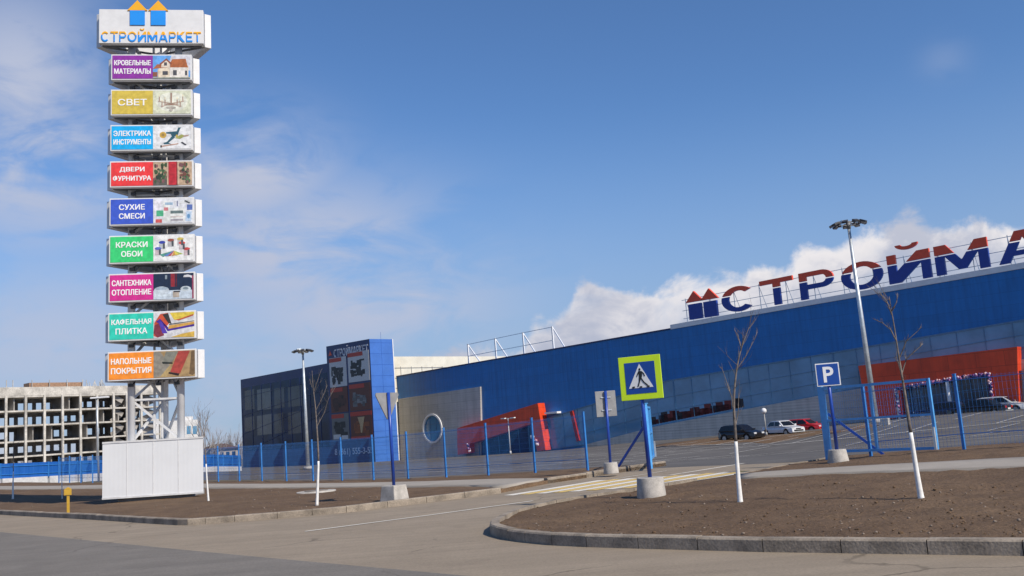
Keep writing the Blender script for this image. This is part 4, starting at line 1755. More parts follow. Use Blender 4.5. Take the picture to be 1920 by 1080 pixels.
def pic_chandelier(P, rect, ell):
    rect(0, 0, 1, 1, (0.64, 0.66, 0.50), 1)
    ell(.5, .5, .42, .42, (0.72, 0.73, 0.62), 2)
    c = (0.34, 0.20, 0.14)
    rect(.46, .40, .50, .90, c, 3)
    rect(.34, .36, .62, .42, c, 4)
    for sx in (-1, 1):
        for dx_, z in ((.16, .44), (.24, .34), (.31, .56)):
            x = .48 + sx * dx_
            P([(.48, .42), (x, z - .05), (x, z - .01), (.48, .46)], (0.45, 0.34, 0.26), 5)
            rect(x - .012, z, x + .012, z + .16, c, 6)
            ell(x, z - .03, .035, .025, (0.50, 0.36, 0.30), 7, 8)
            ell(x, z + .22, .02, .05, (0.74, 0.68, 0.5), 8, 8)
    ell(.48, .26, .13, .05, (0.46, 0.42, 0.36), 9, 10)
    ell(.48, .16, .05, .06, (0.50, 0.46, 0.40), 10, 10)


def pic_tools(P, rect, ell):
    rect(0, 0, 1, 1, (0.72, 0.73, 0.74), 1)
    t = (0.025, 0.10, 0.14)
    P([(.34, .72), (.62, .76), (.66, .92), (.74, .92), (.70, .84), (.64, .56), (.50, .50), (.46, .64), (.34, .66)], t, 3)
    P([(.50, .56), (.58, .50), (.40, .26), (.48, .20), (.30, .20), (.26, .26), (.36, .30)], t, 4)
    ell(.26, .60, .09, .14, (0.56, 0.35, 0.06), 3)
    ell(.26, .60, .04, .07, (0.30, 0.2, 0.06), 5)
    P([(.56, .46), (.74, .62), (.86, .56), (.70, .42)], (0.34, 0.36, 0.10), 4)
    P([(.78, .50), (.92, .54), (.94, .60), (.80, .58)], (0.42, 0.30, 0.24), 5)
    P([(.20, .08), (.66, .20), (.66, .24), (.20, .13)], (0.48, 0.28, 0.20), 5)
    rect(.19, .06, .23, .16, (0.03, 0.03, 0.03), 6)
    P([(.72, .26), (.84, .14), (.88, .17), (.76, .30)], (0.05, 0.05, 0.06), 6)
    ell(.62, .56, .03, .05, (0.55, 0.40, 0.05), 6)


def pic_door(P, rect, ell):
    rect(0, 0, 1, 1, (0.50, 0.36, 0.24), 1)
    g = random.Random(4)
    rect(0, 0, .38, .30, (0.12, 0.11, 0.09), 2)
    for k in range(34):
        for x0, w in ((.02, .32), (.68, .22)):
            c = g.choice([(0.05, 0.10, 0.04), (0.03, 0.05, 0.03), (0.18, 0.07, 0.05), (0.10, 0.17, 0.08), (0.22, 0.10, 0.10)])
            ell(x0 + g.random() * w + .02, g.uniform(.12, .9), g.uniform(.02, .055), g.uniform(.04, .10), c, 3 + k % 8 + (0.1 if x0 > .5 else 0), 7)
    rect(.36, 0, .39, 1, (0.60, 0.42, 0.30), 12)
    rect(.40, 0, .60, 1, (0.52, 0.03, 0.04), 13)
    rect(.43, .55, .57, .90, (0.44, 0.02, 0.03), 14)
    rect(.43, .10, .57, .46, (0.44, 0.02, 0.03), 14)
    rect(.595, 0, .625, 1, (0.30, 0.03, 0.03), 14)
    rect(.63, 0, .66, 1, (0.58, 0.44, 0.32), 12)


def pic_bags(P, rect, ell):
    rect(0, 0, 1, 1, (0.68, 0.70, 0.74), 1)
    rect(.02, .04, .20, .94, (0.74, 0.72, 0.78), 2)
    rect(.08, .28, .26, .52, (0.08, 0.42, 0.22), 3)
    rect(.06, .02, .22, .16, (0.60, 0.10, 0.09), 4)
    rect(.26, .04, .42, .90, (0.72, 0.74, 0.72), 3)
    rect(.27, .50, .38, .64, (0.58, 0.20, 0.22), 4)
    rect(.30, .74, .50, .84, (0.32, 0.45, 0.58), 5)
    rect(.42, .06, .80, .60, (0.70, 0.72, 0.70), 4)
    rect(.44, .38, .76, .50, (0.13, 0.18, 0.18), 5)
    rect(.44, .08, .76, .16, (0.34, 0.32, 0.36), 5)
    rect(.44, .22, .76, .28, (0.58, 0.52, 0.50), 5)
    rect(.60, .68, .63, .90, (0.2, 0.22, 0.34), 6)
    P([(.66, .76), (.94, .84), (.92, .94), (.72, .90)], (0.60, 0.62, 0.62), 5)
    P([(.78, .88), (.92, .78), (.94, .82), (.82, .92)], (0.06, 0.07, 0.08), 6)
    rect(.86, .52, 1, .74, (0.10, 0.16, 0.42), 5)
    P([(.82, .06), (.96, .06), (.98, .46), (.84, .46)], (0.46, 0.58, 0.72), 5)
    ell(.90, .26, .04, .10, (0.15, 0.33, 0.58), 6)


def pic_paint(P, rect, ell):
    rect(0, 0, 1, 1, (0.75, 0.76, 0.75), 1)
    for i, (x, y, c) in enumerate(((.22, .74, (0.03, 0.05, 0.36)), (.44, .82, (0.36, 0.10, 0.07)), (.68, .86, (0.58, 0.46, 0.10)), (.72, .70, (0.60, 0.07, 0.05)),
                                   (.12, .50, (0.10, 0.13, 0.46)), (.84, .46, (0.55, 0.06, 0.05)))):
        ell(x, y, .085, .06, c, 4 + i * .3, 12)
        rect(x - .075, y - .26, x + .075, y - .02, (0.42 + .03 * i, 0.45, 0.47), 3 + i * .3)
        rect(x + .02, y - .25, x + .07, y - .03, (0.08, 0.09, 0.10), 6.5 + i * .1)
    for i, (c) in enumerate(((0.10, 0.30, 0.24), (0.12, 0.24, 0.56), (0.50, 0.10, 0.12), (0.62, 0.30, 0.06), (0.66, 0.56, 0.10), (0.36, 0.46, 0.08))):
        P([(.52, .40), (.16 + i * .10, .26 - .04 * math.sin(i * .6) * 2), (.25 + i * .10, .16 + i * .02)], c, 8 + i * .3)


def pic_bath(P, rect, ell):
    rect(0, 0, 1, 1, (0.010, 0.022, 0.055), 1)
    rect(.43, .48, .53, 1, (0.28, 0.02, 0.03), 2)
    rect(.55, .48, .58, 1, (0.12, 0.01, 0.02), 2)
    rect(0, 0, 1, .34, (0.50, 0.58, 0.66), 3)
    ell(.20, .34, .19, .16, (0.55, 0.62, 0.68), 4)
    ell(.20, .42, .17, .06, (0.34, 0.42, 0.50), 5)
    P([(.02, .30), (.12, .18), (.36, .20), (.44, .30), (.44, .10), (.02, .10)], (0.58, 0.66, 0.72), 6)
    rect(.48, .06, .64, .30, (0.42, 0.36, 0.30), 6)
    rect(.50, .26, .66, .31, (0.03, 0.03, 0.04), 7)
    ell(.80, .38, .13, .11, (0.52, 0.58, 0.62), 6)
    ell(.80, .40, .07, .05, (0.20, 0.26, 0.30), 7)
    P([(.74, .84), (.90, .84), (.98, .78), (.98, .88), (.86, .94), (.76, .92)], (0.60, 0.60, 0.62), 4)
    rect(.29, .78, .34, .94, (0.25, 0.30, 0.34), 4)
    rect(.96, 0, 1, .9, (0.28, 0.05, 0.10), 8)


def pic_tiles(P, rect, ell):
    rect(0, 0, 1, 1, (0.62, 0.62, 0.64), 1)
    P([(.02, .60), (.16, .94), (.36, .98), (.40, .60), (.10, .02), (.0, .1)], (0.55, 0.08, 0.03), 2)
    P([(.06, .64), (.16, .76), (.34, .26), (1, .42), (1, .50), (.38, .36)], (0.06, 0.02, 0.28), 4)
    P([(.02, .5), (.16, .6), (.26, .10), (.10, .02), (.0, .20)], (0.20, 0.03, 0.05), 3)
    P([(.12, .64), (.2, .66), (.34, .18), (.22, .18)], (0.08, 0.04, 0.36), 5)
    P([(.22, .92), (.36, .96), (.44, .55), (.36, .58)], (0.04, 0.035, 0.03), 6)
    P([(.40, .98), (1, .99), (1, .88), (.62, .66), (.50, .70)], (0.66, 0.50, 0.06), 4)
    P([(.52, .70), (.62, .66), (.98, .84), (.98, .90), (.62, .72)], (0.50, 0.10, 0.04), 5)
    P([(.36, .34), (1, .50), (1, .60), (.38, .48)], (0.60, 0.33, 0.07), 6)
    P([(.42, .02), (1, .0), (1, .22), (.70, .14)], (0.62, 0.40, 0.07), 5)
    P([(.38, .50), (1, .62), (1, .64), (.38, .54)], (0.10, 0.10, 0.08), 7)


def pic_floor(P, rect, ell):
    rect(0, 0, 1, 1, (0.36, 0.24, 0.11), 1)
    P([(0, 0), (.24, .06), (.40, .44), (.16, .98), (0, .98)], (0.25, 0.23, 0.19), 2)
    P([(.22, .62), (.30, .98), (.60, .98), (.46, .58), (.24, .56)], (0.20, 0.20, 0.165), 3)
    P([(.20, .60), (.46, .56), (.46, .50), (.22, .52)], (0.02, 0.025, 0.02), 4)
    P([(.40, .20), (.60, .98), (.88, .98), (.64, .12)], (0.38, 0.055, 0.04), 5)
    P([(.36, .20), (.62, .12), (.60, .04), (.36, .14)], (0.025, 0.01, 0.01), 6)
    P([(.16, .04), (.30, .0), (.44, .38), (.38, .44)], (0.42, 0.30, 0.13), 4)
    P([(.92, .98), (1, .98), (1, .1), (.94, .04), (.86, .10)], (0.16, 0.10, 0.045), 4)


WF = 2.76
tiers = [(104.5, 152, (0.26, 0.030, 0.33), ['КРОВЕЛЬНЫЕ', 'МАТЕРИАЛЫ'], pic_house), (170, 218, (0.62, 0.47, 0.07), ['СВЕТ'], pic_chandelier),
         (236, 284, (0.006, 0.40, 0.80), ['ЭЛЕКТРИКА', 'ИНСТРУМЕНТЫ'], pic_tools), (303.5, 352, (0.78, 0.045, 0.045), ['ДВЕРИ', 'ФУРНИТУРА'], pic_door),
         (372.5, 423, (0.045, 0.10, 0.55), ['СУХИЕ', 'СМЕСИ'], pic_bags), (442, 494, (0.04, 0.58, 0.17), ['КРАСКИ', 'ОБОИ'], pic_paint),
         (513, 565.5, (0.60, 0.025, 0.25), ['САНТЕХНИКА', 'ОТОПЛЕНИЕ'], pic_bath), (585.5, 638, (0.03, 0.56, 0.42), ['КАФЕЛЬНАЯ', 'ПЛИТКА'], pic_tiles),
         (658, 712, (0.86, 0.27, 0.025), ['НАПОЛЬНЫЕ', 'ПОКРЫТИЯ'], pic_floor)]
for i, (yt, yb, col, words, pic) in enumerate(tiers):
    tier(pzh(yb), pzh(yt), WF + 0.018 * i, 'tier', col, words, pic)
# header box
zt, zb2 = pzh(20.5), pzh(83.5)
fb, half, yf = tier(zb2, zt, 3.6, 'header', None, None, None)
t = MB()
Hh = zt - zb2
sign_word(t, 'СТРОЙМАРКЕТ', -half + .08, half - .08, zb2 + .05, zb2 + .05 + Hh * .30, yf - .135, .024, m=0, split=zb2 + .05 + Hh * .20, m2=1, s=.16, t=.15)
cb, cyl = mat('logo_blue', (0.012, 0.27, 0.80), 0.45, var=0.03), mat('logo_orange', (0.85, 0.42, 0.012), 0.45, var=0.03)
t.build('lettering', [cb, cyl], fb)
for s in (-1, 1):
    t = MB()
    xc = -0.12 + s * 0.36
    z0 = zb2 + Hh * .53
    z1 = zt - .05
    t.prism([(xc - .255, z0), (xc + .255, z0), (xc + .255, z1), (xc - .255, z1)], yf - .145, yf - .105, 0)
    t.prism([(xc - .345, z1 + .003), (xc + .345, z1 + .003), (xc, z1 + .39)], yf - .145, yf - .105, 1)
    t.build('house_emblem', [cb, cyl], fb)
# mast: three tubes with cross bracing
zbox = pzh(824)
zfoot = pzh(931)
ztop = zt - .1
legs = [(-0.82, -0.55), (0.82, -0.55), (0.0, 0.85)]
for x, y in legs:
    t = MB()
    t.tube([(x, y, -0.1), (x, y, ztop)], 0.13, 12)
    t.build('mast_tube', M['p_white'], pyl)
t = MB()
z = 0.5
k = 0
while z + 1.45 < ztop:
    for i in range(3):
        p, q_ = legs[i], legs[(i + 1) % 3]
        if k % 2:
            p, q_ = q_, p
        t.bar((*p, z), (*q_, z + 1.45), 0.075)
        t.bar((*p, z), (*q_, z), 0.065)
    z += 1.45
    k += 1
t.bar((-0.15, -.1, 0.3), (-0.15, -.1, ztop), 0.07)
t.bar((0.12, -.15, 0.3), (0.12, -.15, ztop), 0.06)
t.build('mast_bracing', M['white_dirty'], pyl)
# floodlight brackets between tiers
rb = random.Random(8)
for (yt, yb, *_r) in tiers:
    zz = pzh(yb) - 0.12
    for x in (-0.7, 0.1, 0.75):
        t = MB()
        t.box((x + rb.uniform(-.1, .1), -0.75, zz - .02), (0.16, 0.12, 0.10))
        t.bar((x, -0.75, zz + .02), (x, -0.55, zz + .12), 0.04)
        t.build('spotlight', M['dark_metal'], pyl)
# white box at the foot
hb = 1.63
t = MB()
yb0 = -1.05
ap = (0, yb0 + 3.1)
t.prismz([(-hb, yb0), (hb, yb0), (hb - .05, yb0 + .12), (.12, ap[1]), (-.12, ap[1]), (-hb + .05, yb0 + .12)], zfoot, zbox)
fbx = t.build('base_box', corrugated('box_sheet', (0.66, 0.67, 0.68), 0.14, 0.0006, axis='X', rough=0.4, var=0.03), pyl)
t = MB()
for x in (-hb * .52, 0.0, hb * .5):
    t.box((x, yb0 - .004, (zfoot + zbox) / 2), (0.018, 0.012, zbox - zfoot - .04))
for z in (zfoot + .03, zbox - .03):
    t.box((0, yb0 - .006, z), (hb * 2 + .01, 0.03, 0.06))
t.build('sheet_seam', M['white_dirty'], fbx)
t = MB()
t.prismz([(-1.2, -.75), (1.2, -.75), (1.3, 1.2), (-1.3, 1.2)], -0.3, 0.16)
t.build('footing', M['dark_concrete'], pyl)


# ------------------------------------------------------------------ road signs
def block(mb, r0, r1, hgt, n=16, rot=0.0, smooth=True):
    mb.frustum((0, 0, -0.03), r0, r1, hgt + .03, n, 0, rot, smooth)


def sign_thing(px, py, label, postpx, name='road_sign', yaw=0.0, r0=.27, r1=.235, hb_=.34, n=20, pr_=.04, extra=0.0):
    """concrete foot at a pixel, post to the pixel postpx"""
    b = G(px, py, 0.1)
    top = D(postpx[0], postpx[1], b.y)
    dx_ = top.x - b.x
    H = top.z - b.z
    root = thing(name, label, 'road sign', b, yaw, tilt=None)
    # the posts lean a little, as on the photograph
    inv = Matrix.Rotation(-yaw, 3, 'Z')
    t2 = inv @ Vector((dx_, 0, H))
    mb = MB()
    mb.tube([(0, 0, hb_ - .05), t2], pr_, 12)
    mb.build('post', M['post'], root)
    mb = MB()
    block(mb, r0, r1, hb_, n, math.pi / 4 if n == 4 else 0, n > 6)
    mb.build('base_block', M['concrete'], root, bevel=0.02 if n <= 8 else 0.015)
    return root, t2, b


# pedestrian crossing sign
root, tt, b = sign_thing(1222, 931, 'pedestrian crossing sign with yellow-green border on a blue post in a round concrete foot', (1196, 668), yaw=R(-24), r0=.275, r1=.25, hb_=.36)
W_ = 0.83
c = Vector((tt.x + .03, -0.06, tt.z - W_ / 2 + .0))
mb = MB()
mb.box((c.x, c.y, c.z), (W_, 0.025, W_))
pl = mb.build('sign_plate', M['lime'], root, bevel=0.008)


def poly_at(mb, pts, y, th=0.004, m=0, w=W_):
    mb.prism([(c.x + x * w, c.z + z * w) for x, z in pts], y, y + th, m)


mb = MB()
poly_at(mb, [(-.36, -.36), (.36, -.36), (.36, .36), (-.36, .36)], c.y - .017)
fld = mb.build('blue_field', M['sign_blue'], pl)
mb = MB()
poly_at(mb, [(-.29, -.23), (.29, -.23), (0, .32)], c.y - .021)
mb.build('white_triangle', M['sign_white'], fld)
mb = MB()
y = c.y - .025
fig = [[(-.025, .20), (.0, .225), (.025, .20), (.02, .165), (-.02, .165)], [(-.03, .155), (.045, .15), (.05, .04), (.03, -.02), (-.03, -.01)],
       [(-.03, .15), (-.01, .12), (-.05, .07), (-.07, .02), (-.09, .03), (-.065, .09)], [(.045, .15), (.095, .10), (.12, .03), (.10, .02), (.075, .08), (.04, .11)],
       [(-.03, .0), (.02, .0), (-.01, -.09), (-.05, -.20), (-.085, -.20), (-.04, -.09)], [(.0, .0), (.035, -.01), (.09, -.10), (.17, -.17), (.15, -.195), (.06, -.11)],
       [(-.20, -.19), (-.14, -.19), (-.15, -.225), (-.215, -.225)], [(-.03, -.195), (.03, -.195), (.03, -.225), (-.03, -.225)], [(.14, -.185), (.20, -.19), (.21, -.225), (.15, -.225)]]
for i, f in enumerate(fig):
    poly_at(mb, f, y - .0004 * i, .003)
mb.build('pedestrian_symbol', M['black'], fld)

# parking sign
root, tt, b = sign_thing(1572, 865.5, 'blue parking sign with white letter P on a post by the gate', (1549, 681), yaw=R(-10), r0=.25, r1=.20, hb_=.28)
W2_ = D(1574, 700, b.y).x - D(1531, 700, b.y).x
c = Vector((tt.x, -0.055, tt.z - W2_ / 2))
mb = MB()
mb.box(c, (W2_, 0.02, W2_))
pl = mb.build('sign_plate', M['sign_white'], root, bevel=0.006)
mb = MB()
mb.box((c.x, c.y - .011, c.z), (W2_ * .91, 0.008, W2_ * .91))
fld = mb.build('blue_field', M['sign_blue'], pl)
mb = MB()
solid_text(mb, 'P', c.x - W2_ * .20, c.x + W2_ * .24, c.z - W2_ * .34, c.z + W2_ * .34, c.y - .021, .006, bold=0.02)
mb.build('letter', M['sign_white'], fld)

# plate seen from behind, beyond the crossing
root, tt, b = sign_thing(1146, 886, 'rectangular sign seen from its grey back, on a post across the entrance road', (1135, 733), yaw=R(8), r0=.22, r1=.19, hb_=.28)
W3 = D(1156, 760, b.y).x - D(1117, 760, b.y).x
H3 = D(1136, 733, b.y).z - D(1138, 781, b.y).z
mb = MB()
mb.box((tt.x, 0.06, tt.z - H3 / 2), (W3, 0.02, H3))
pl = mb.build('sign_plate', M['sign_back'], root, bevel=0.006)
mb = MB()
mb.box((tt.x, 0.036, tt.z - H3 * .25), (W3 * .5, 0.02, 0.03))
mb.box((tt.x, 0.036, tt.z - H3 * .75), (W3 * .5, 0.02, 0.03))
mb.build('bracket', M['galv'], pl)

# give way plate seen obliquely from behind on the left
root, tt, b = sign_thing(740, 938, 'triangular give way sign seen from behind on a dark blue post, left bed', (728, 736), yaw=R(52), r0=.36, r1=.30, hb_=.36, n=4)
hs_ = D(728, 736, b.y).z - D(731, 786, b.y).z
mb = MB()
wq = hs_ * 1.12
tr = [(-wq * .5, tt.z), (wq * .5, tt.z), (wq * .535, tt.z - .06), (.04, tt.z - hs_), (-.04, tt.z - hs_), (-wq * .535, tt.z - .06)]
mb.prism([(tt.x + x, z) for x, z in tr], 0.05, 0.075)
pl = mb.build('sign_plate', M['sign_back'], root)
mb = MB()
mb.prism([(tt.x + x * .92, tt.z - .02 + (z - tt.z) * .92) for x, z in tr], 0.0755, 0.079)
mb.build('sign_face', M['sign_white'], pl)


# ------------------------------------------------------------------ fences and gates
FO = D(1102, 881, 30.3).xy
F1 = D(449, 902, 48.3).xy
SPAN = (FO - F1).length / 10
FD = (FO - F1).normalized()
FANG = math.atan2(FD.y, FD.x)
FH = 1.75


def t_at(px, py):
    """distance along the fence line seen at a pixel"""
    r = ray(px, py)
    m = Matrix(((r.x, -FD.x), (r.y, -FD.y)))
    return (m.inverted() @ (FO - CAMP.xy)).y


def fence_pt(t):
    p = FO + FD * t
    return Vector((p.x, p.y, h(p.x, p.y) + 0.09))


# positions of the left run from the photographed posts
def fence_run(label, ts, name='mesh_fence', FH=FH, w=0.0045, gap=0.055):
    o = fence_pt(ts[0])
    root = thing(name, label, 'fence', o, FANG)
    for i, t in enumerate(ts):
        p = fence_pt(t)
        x, z = t - ts[0], p.z - o.z
        mb = MB()
        mb.box((x, 0, z + FH / 2 - .1), (0.062, 0.062, FH + .3))
        mb.box((x, 0, z + FH + .06), (0.07, 0.07, 0.02))
        mb.build('post', M['fence'], root)
        if i < len(ts) - 1:
            t2 = ts[i + 1]
            x2, z2 = t2 - ts[0], fence_pt(t2).z - o.z
            mb = MB()
            n = int((x2 - x) / gap)
            for k in range(1, n):
                f = k / n
                xx, zz = x + (x2 - x) * f, z + (z2 - z) * f
                mb.bar((xx, -0.045, zz + .08), (xx, -0.045, zz + FH - .02), w)
            for k in range(10):
                f = .1 + (FH - .14) * k / 9
                mb.bar((x, -0.051, z + f), (x2, -0.051, z2 + f), w * 1.1)
            for f in (.35, FH - .08):
                mb.bar((x, -0.055, z + f), (x2, -0.055, z2 + f), 0.012, 0.018)
            mb.build('mesh_panel', M['fence'], root)
    return root


fence_run('long blue welded mesh fence running left from the gate past the pylon', [-SPAN * k for k in range(22, -1, -1)])
fence_run('short blue mesh fence right of the parking sign, its first bay behind the gate leaf', [t_at(1633, 853), t_at(1808, 842), t_at(1808, 842) + 2.4, t_at(1808, 842) + 4.8, t_at(1808, 842) + 7.2], FH=1.62, w=0.0032, gap=0.085)


def gate_leaf(label, hinge, direction, length, height, z0, extra_vertical):
    ang = math.atan2(direction.y, direction.x)
    root = thing('gate_leaf', label, 'gate', hinge, ang, group='blue swing gates of the car park')
    w = 0.062
    mb = MB()
    mb.bar((0.08, 0, z0), (length, 0, z0), w)
    mb.bar((0.08, 0, z0 + height), (length, 0, z0 + height), w)
    mb.bar((0.08, 0, z0 + height * .49), (length, 0, z0 + height * .49), w * .8)
    for x in [0.08, length] + extra_vertical:
        mb.bar((x, 0, z0 - w / 2), (x, 0, z0 + height + w / 2), w * (1 if x in (0.08, length) else .9), w * (1.04 if x in (0.08, length) else .9))
    mb.build('frame', M['fence_light'], root)
    mb = MB()
    n = int(length / .06)
    for k in range(1, n):
        x = .08 + (length - .08) * k / n
        mb.bar((x, 0.03, z0), (x, 0.03, z0 + height), 0.003)
    for k in range(1, 9):
        mb.bar((.08, 0.034, z0 + height * k / 9), (length, 0.034, z0 + height * k / 9), 0.004)
    mb.build('mesh_panel', M['fence'], root)
    mb = MB()
    mb.box((length, -0.06, z0 + .22), (0.05, 0.05, 0.5))
    mb.build('drop_bolt', M['galv'], root)
    return root


# right gate post, its leaf folded along the fence
gp_ = fence_pt(t_at(1554, 862))
gp_.z = h(gp_.x, gp_.y) + .05
root = thing('gate_post', 'thick blue gate post beside the parking sign', 'gate post', gp_, FANG, group='blue gate posts')
topg = D(1543, 722, gp_.y).z - gp_.z
mb = MB()
mb.box((0, 0, topg / 2), (0.11, 0.11, topg))
mb.box((0, 0, topg + .01), (0.15, 0.15, 0.02))
mb.build('shaft', M['fence_light'], root)
mb = MB()
mb.bar((.10, .04, topg * .62), (1.25, .5, 0.05), 0.06)
mb.build('brace', M['post'], root)
mb = MB()
for f in (.12, .5, .9):
    mb.tube([(.08, -.03, topg * f), (.08, -.03, topg * f + .14)], 0.025, 8)
mb.build('hinge', M['dark_metal'], root)
zl0 = D(1590, 846, 23.4).z - gp_.z
zl1 = D(1650, 719, 23.2).z - D(1655, 841, 23.2).z
gate_leaf('blue gate leaf swung open beside the parking sign, along the fence', gp_ + Vector((FD.x, FD.y, 0)) * .08 - Vector((EV.x, EV.y, 0)) * .16, Vector((FD.x * 1.0 - EV.x * .015, FD.y - EV.y * .015)), 2.76, zl1, zl0, [1.32])
# left gate post and its leaf swung into the lot
gq = fence_pt(t_at(1219, 876))
gq.z = h(gq.x, gq.y) + .05
root = thing('gate_post', 'thick blue gate post across the entrance road, half behind the crossing sign', 'gate post', gq, FANG, group='blue gate posts')
mb = MB()
mb.box((0, 0, topg / 2), (0.11, 0.11, topg))
mb.box((0, 0, topg + .01), (0.15, 0.15, 0.02))
mb.build('shaft', M['fence_light'], root)
mb = MB()
mb.bar((-.10, .03, topg * .66), (-1.15, -.15, 0.05), 0.06)
mb.build('brace', M['post'], root)
mb = MB()
for f in (.12, .5, .9):
    mb.tube([(-.02, .085, topg * f), (-.02, .085, topg * f + .14)], 0.025, 8)
mb.build('hinge', M['dark_metal'], root)
view = Vector((gq.x, gq.y)).normalized()
gate_leaf('blue gate leaf swung into the car park and seen edge on behind the crossing sign', gq + Vector((view.x, view.y, 0)) * .12, Vector((view.x + .055, view.y - .01)), 2.68, zl1, zl0, [1.38])


# ------------------------------------------------------------------ lamp masts
def lamp_mast(base, H, rb, rt, rh, nlamps, label, yaw=0.0):
    root = thing('lamp_mast', label, 'lamp mast', base, yaw, group='floodlight masts of the car park')
    mb = MB()
    mb.tube([(0, 0, -.1), (0, 0, H * .5), (0, 0, H - .15)], [rb, (rb + rt) / 2, rt], 14)
    mb.build('pole', M['galv'], root)
    mb = MB()
    mb.frustum((0, 0, -.1), rb * 2.6, rb * 2.4, .32, 16)
    mb.build('base_block', M['concrete'], root)
    mb = MB()
    ring = [(math.cos(2 * math.pi * k / 28) * rh * .72, math.sin(2 * math.pi * k / 28) * rh * .72, H - .1) for k in range(29)]
    mb.tube(ring, .035, 6, cap=False)
    for k in range(4):
        a = math.pi / 2 * k + .3
        mb.bar((0, 0, H - .25), (math.cos(a) * rh * .72, math.sin(a) * rh * .72, H - .1), .05)
    mb.tube([(0, 0, H - .45), (0, 0, H + .12)], [rt * 1.5, rt * 1.5], 12)
    mb.build('crown_ring', M['underside'], root)
    src = None
    for k in range(nlamps):
        a = 2 * math.pi * k / nlamps
        if src is None:
            mb = MB()
            rot = Matrix.Rotation(R(24), 3, 'Y')
            mb.box((rh * .9, 0, H - .06), (.46, .40, .15), 0, rot)
            mb.box((rh * .68, 0, H - .02), (.20, .26, .20), 0, rot)
            src = mb.build('floodlight', M['dark_metal'], root, bevel=.02)
            mb = MB()
            mb.box((rh * .885, 0, H - .138), (.38, .32, .012), 0, rot)
            gl_ = mb.build('lens', M['lamp_glass'], src)
            o = src
        else:
            o = src.copy()
            COL.objects.link(o)
            o.parent = root
            g_ = gl_.copy()
            COL.objects.link(g_)
            g_.parent = o
        o.rotation_euler = (0, 0, a)
    # two control gear boxes on top
    for a in (.9, 3.6):
        mb = MB()
        mb.box((math.cos(a) * .42, math.sin(a) * .42, H + .10), (.52, .30, .16), 0, Matrix.Rotation(a, 3, 'Z'))
        mb.build('gear_box', M['galv'], root, bevel=.015)
    return root


b = D(1643, 792, 72)
b.z = h(b.x, b.y)
tp_ = D(1590, 418, 72)
rt_ = lamp_mast(b, tp_.z - b.z, .22, .11, 1.3, 9, 'tall galvanised floodlight mast in front of the wide red portal')
rt_.rotation_euler = (0, math.atan2(tp_.x - b.x, tp_.z - b.z), 0)
b = D(578, 879, 110)
b.z = h(b.x, b.y)
tp_ = D(567.5, 657, 110)
rt_ = lamp_mast(b, tp_.z - b.z, .22, .11, 1.15, 9, 'distant floodlight mast in front of the dark glass block')
rt_.rotation_euler = (0, math.atan2(tp_.x - b.x, tp_.z - b.z), 0)

# small lamps near the store
def globe_lamp(px, py, Y, H, label, two=False):
    b = D(px, py, Y)
    b.z = h(b.x, b.y)
    root = thing('globe_lamp', label, 'lamp post', b, SP.ang, group='small globe lamps by the store')
    mb = MB()
    mb.tube([(0, 0, -.1), (0, 0, H)], [.07, .05], 10)
    mb.frustum((0, 0, -.02), .13, .10, .35, 12)
    if two:
        mb.bar((-.75, 0, H - .06), (.75, 0, H - .06), .06)
    mb.build('pole', M['white_dirty'] if two else M['sign_back'], root)
    for x in ((-.75, .75) if two else (0,)):
        mb = MB()
        if two:
            mb.box((x, 0, H), (.62, .30, .11))
        else:
            mb.ball((0, 0, H + .2), .26, 0, 14)
            mb.frustum((0, 0, H - .05), .09, .13, .06, 10)
        mb.build('lamp_head', M['white'], root)
    return root


globe_lamp(1436, 806, 90, 2.1, 'globe lamp between the black hatchback and the white sedan')
globe_lamp(957, 846, 112, 4.1, 'two armed white lamp before the leaning red portal', True)
globe_lamp(1000, 845, 114, 1.5, 'short globe lamp at the foot of the leaning red portal')

# pale street lamp by the far blue wall
b = D(185, 893, 80)
b.z = h(b.x, b.y)
root = thing('street_lamp', 'slim pale street lamp in front of the unfinished concrete building', 'street lamp', b, 0)
hh = D(183, 747, 80).z - b.z
mb = MB()
mb.tube([(0, 0, -.2), (-.05, 0, hh * .6), (-.1, 0, hh)], [.09, .07, .05], 10)
mb.build('pole', M['galv'], root)
mb = MB()
mb.tube([(-.1, 0, hh - .05), (.35, 0, hh + .05)], .04, 8)
mb.build('arm', M['galv'], root)
mb = MB()
mb.box((.15, 0, hh + .06), (1.5, .34, .14))
mb.build('lamp_head', M['white'], root, bevel=.04)

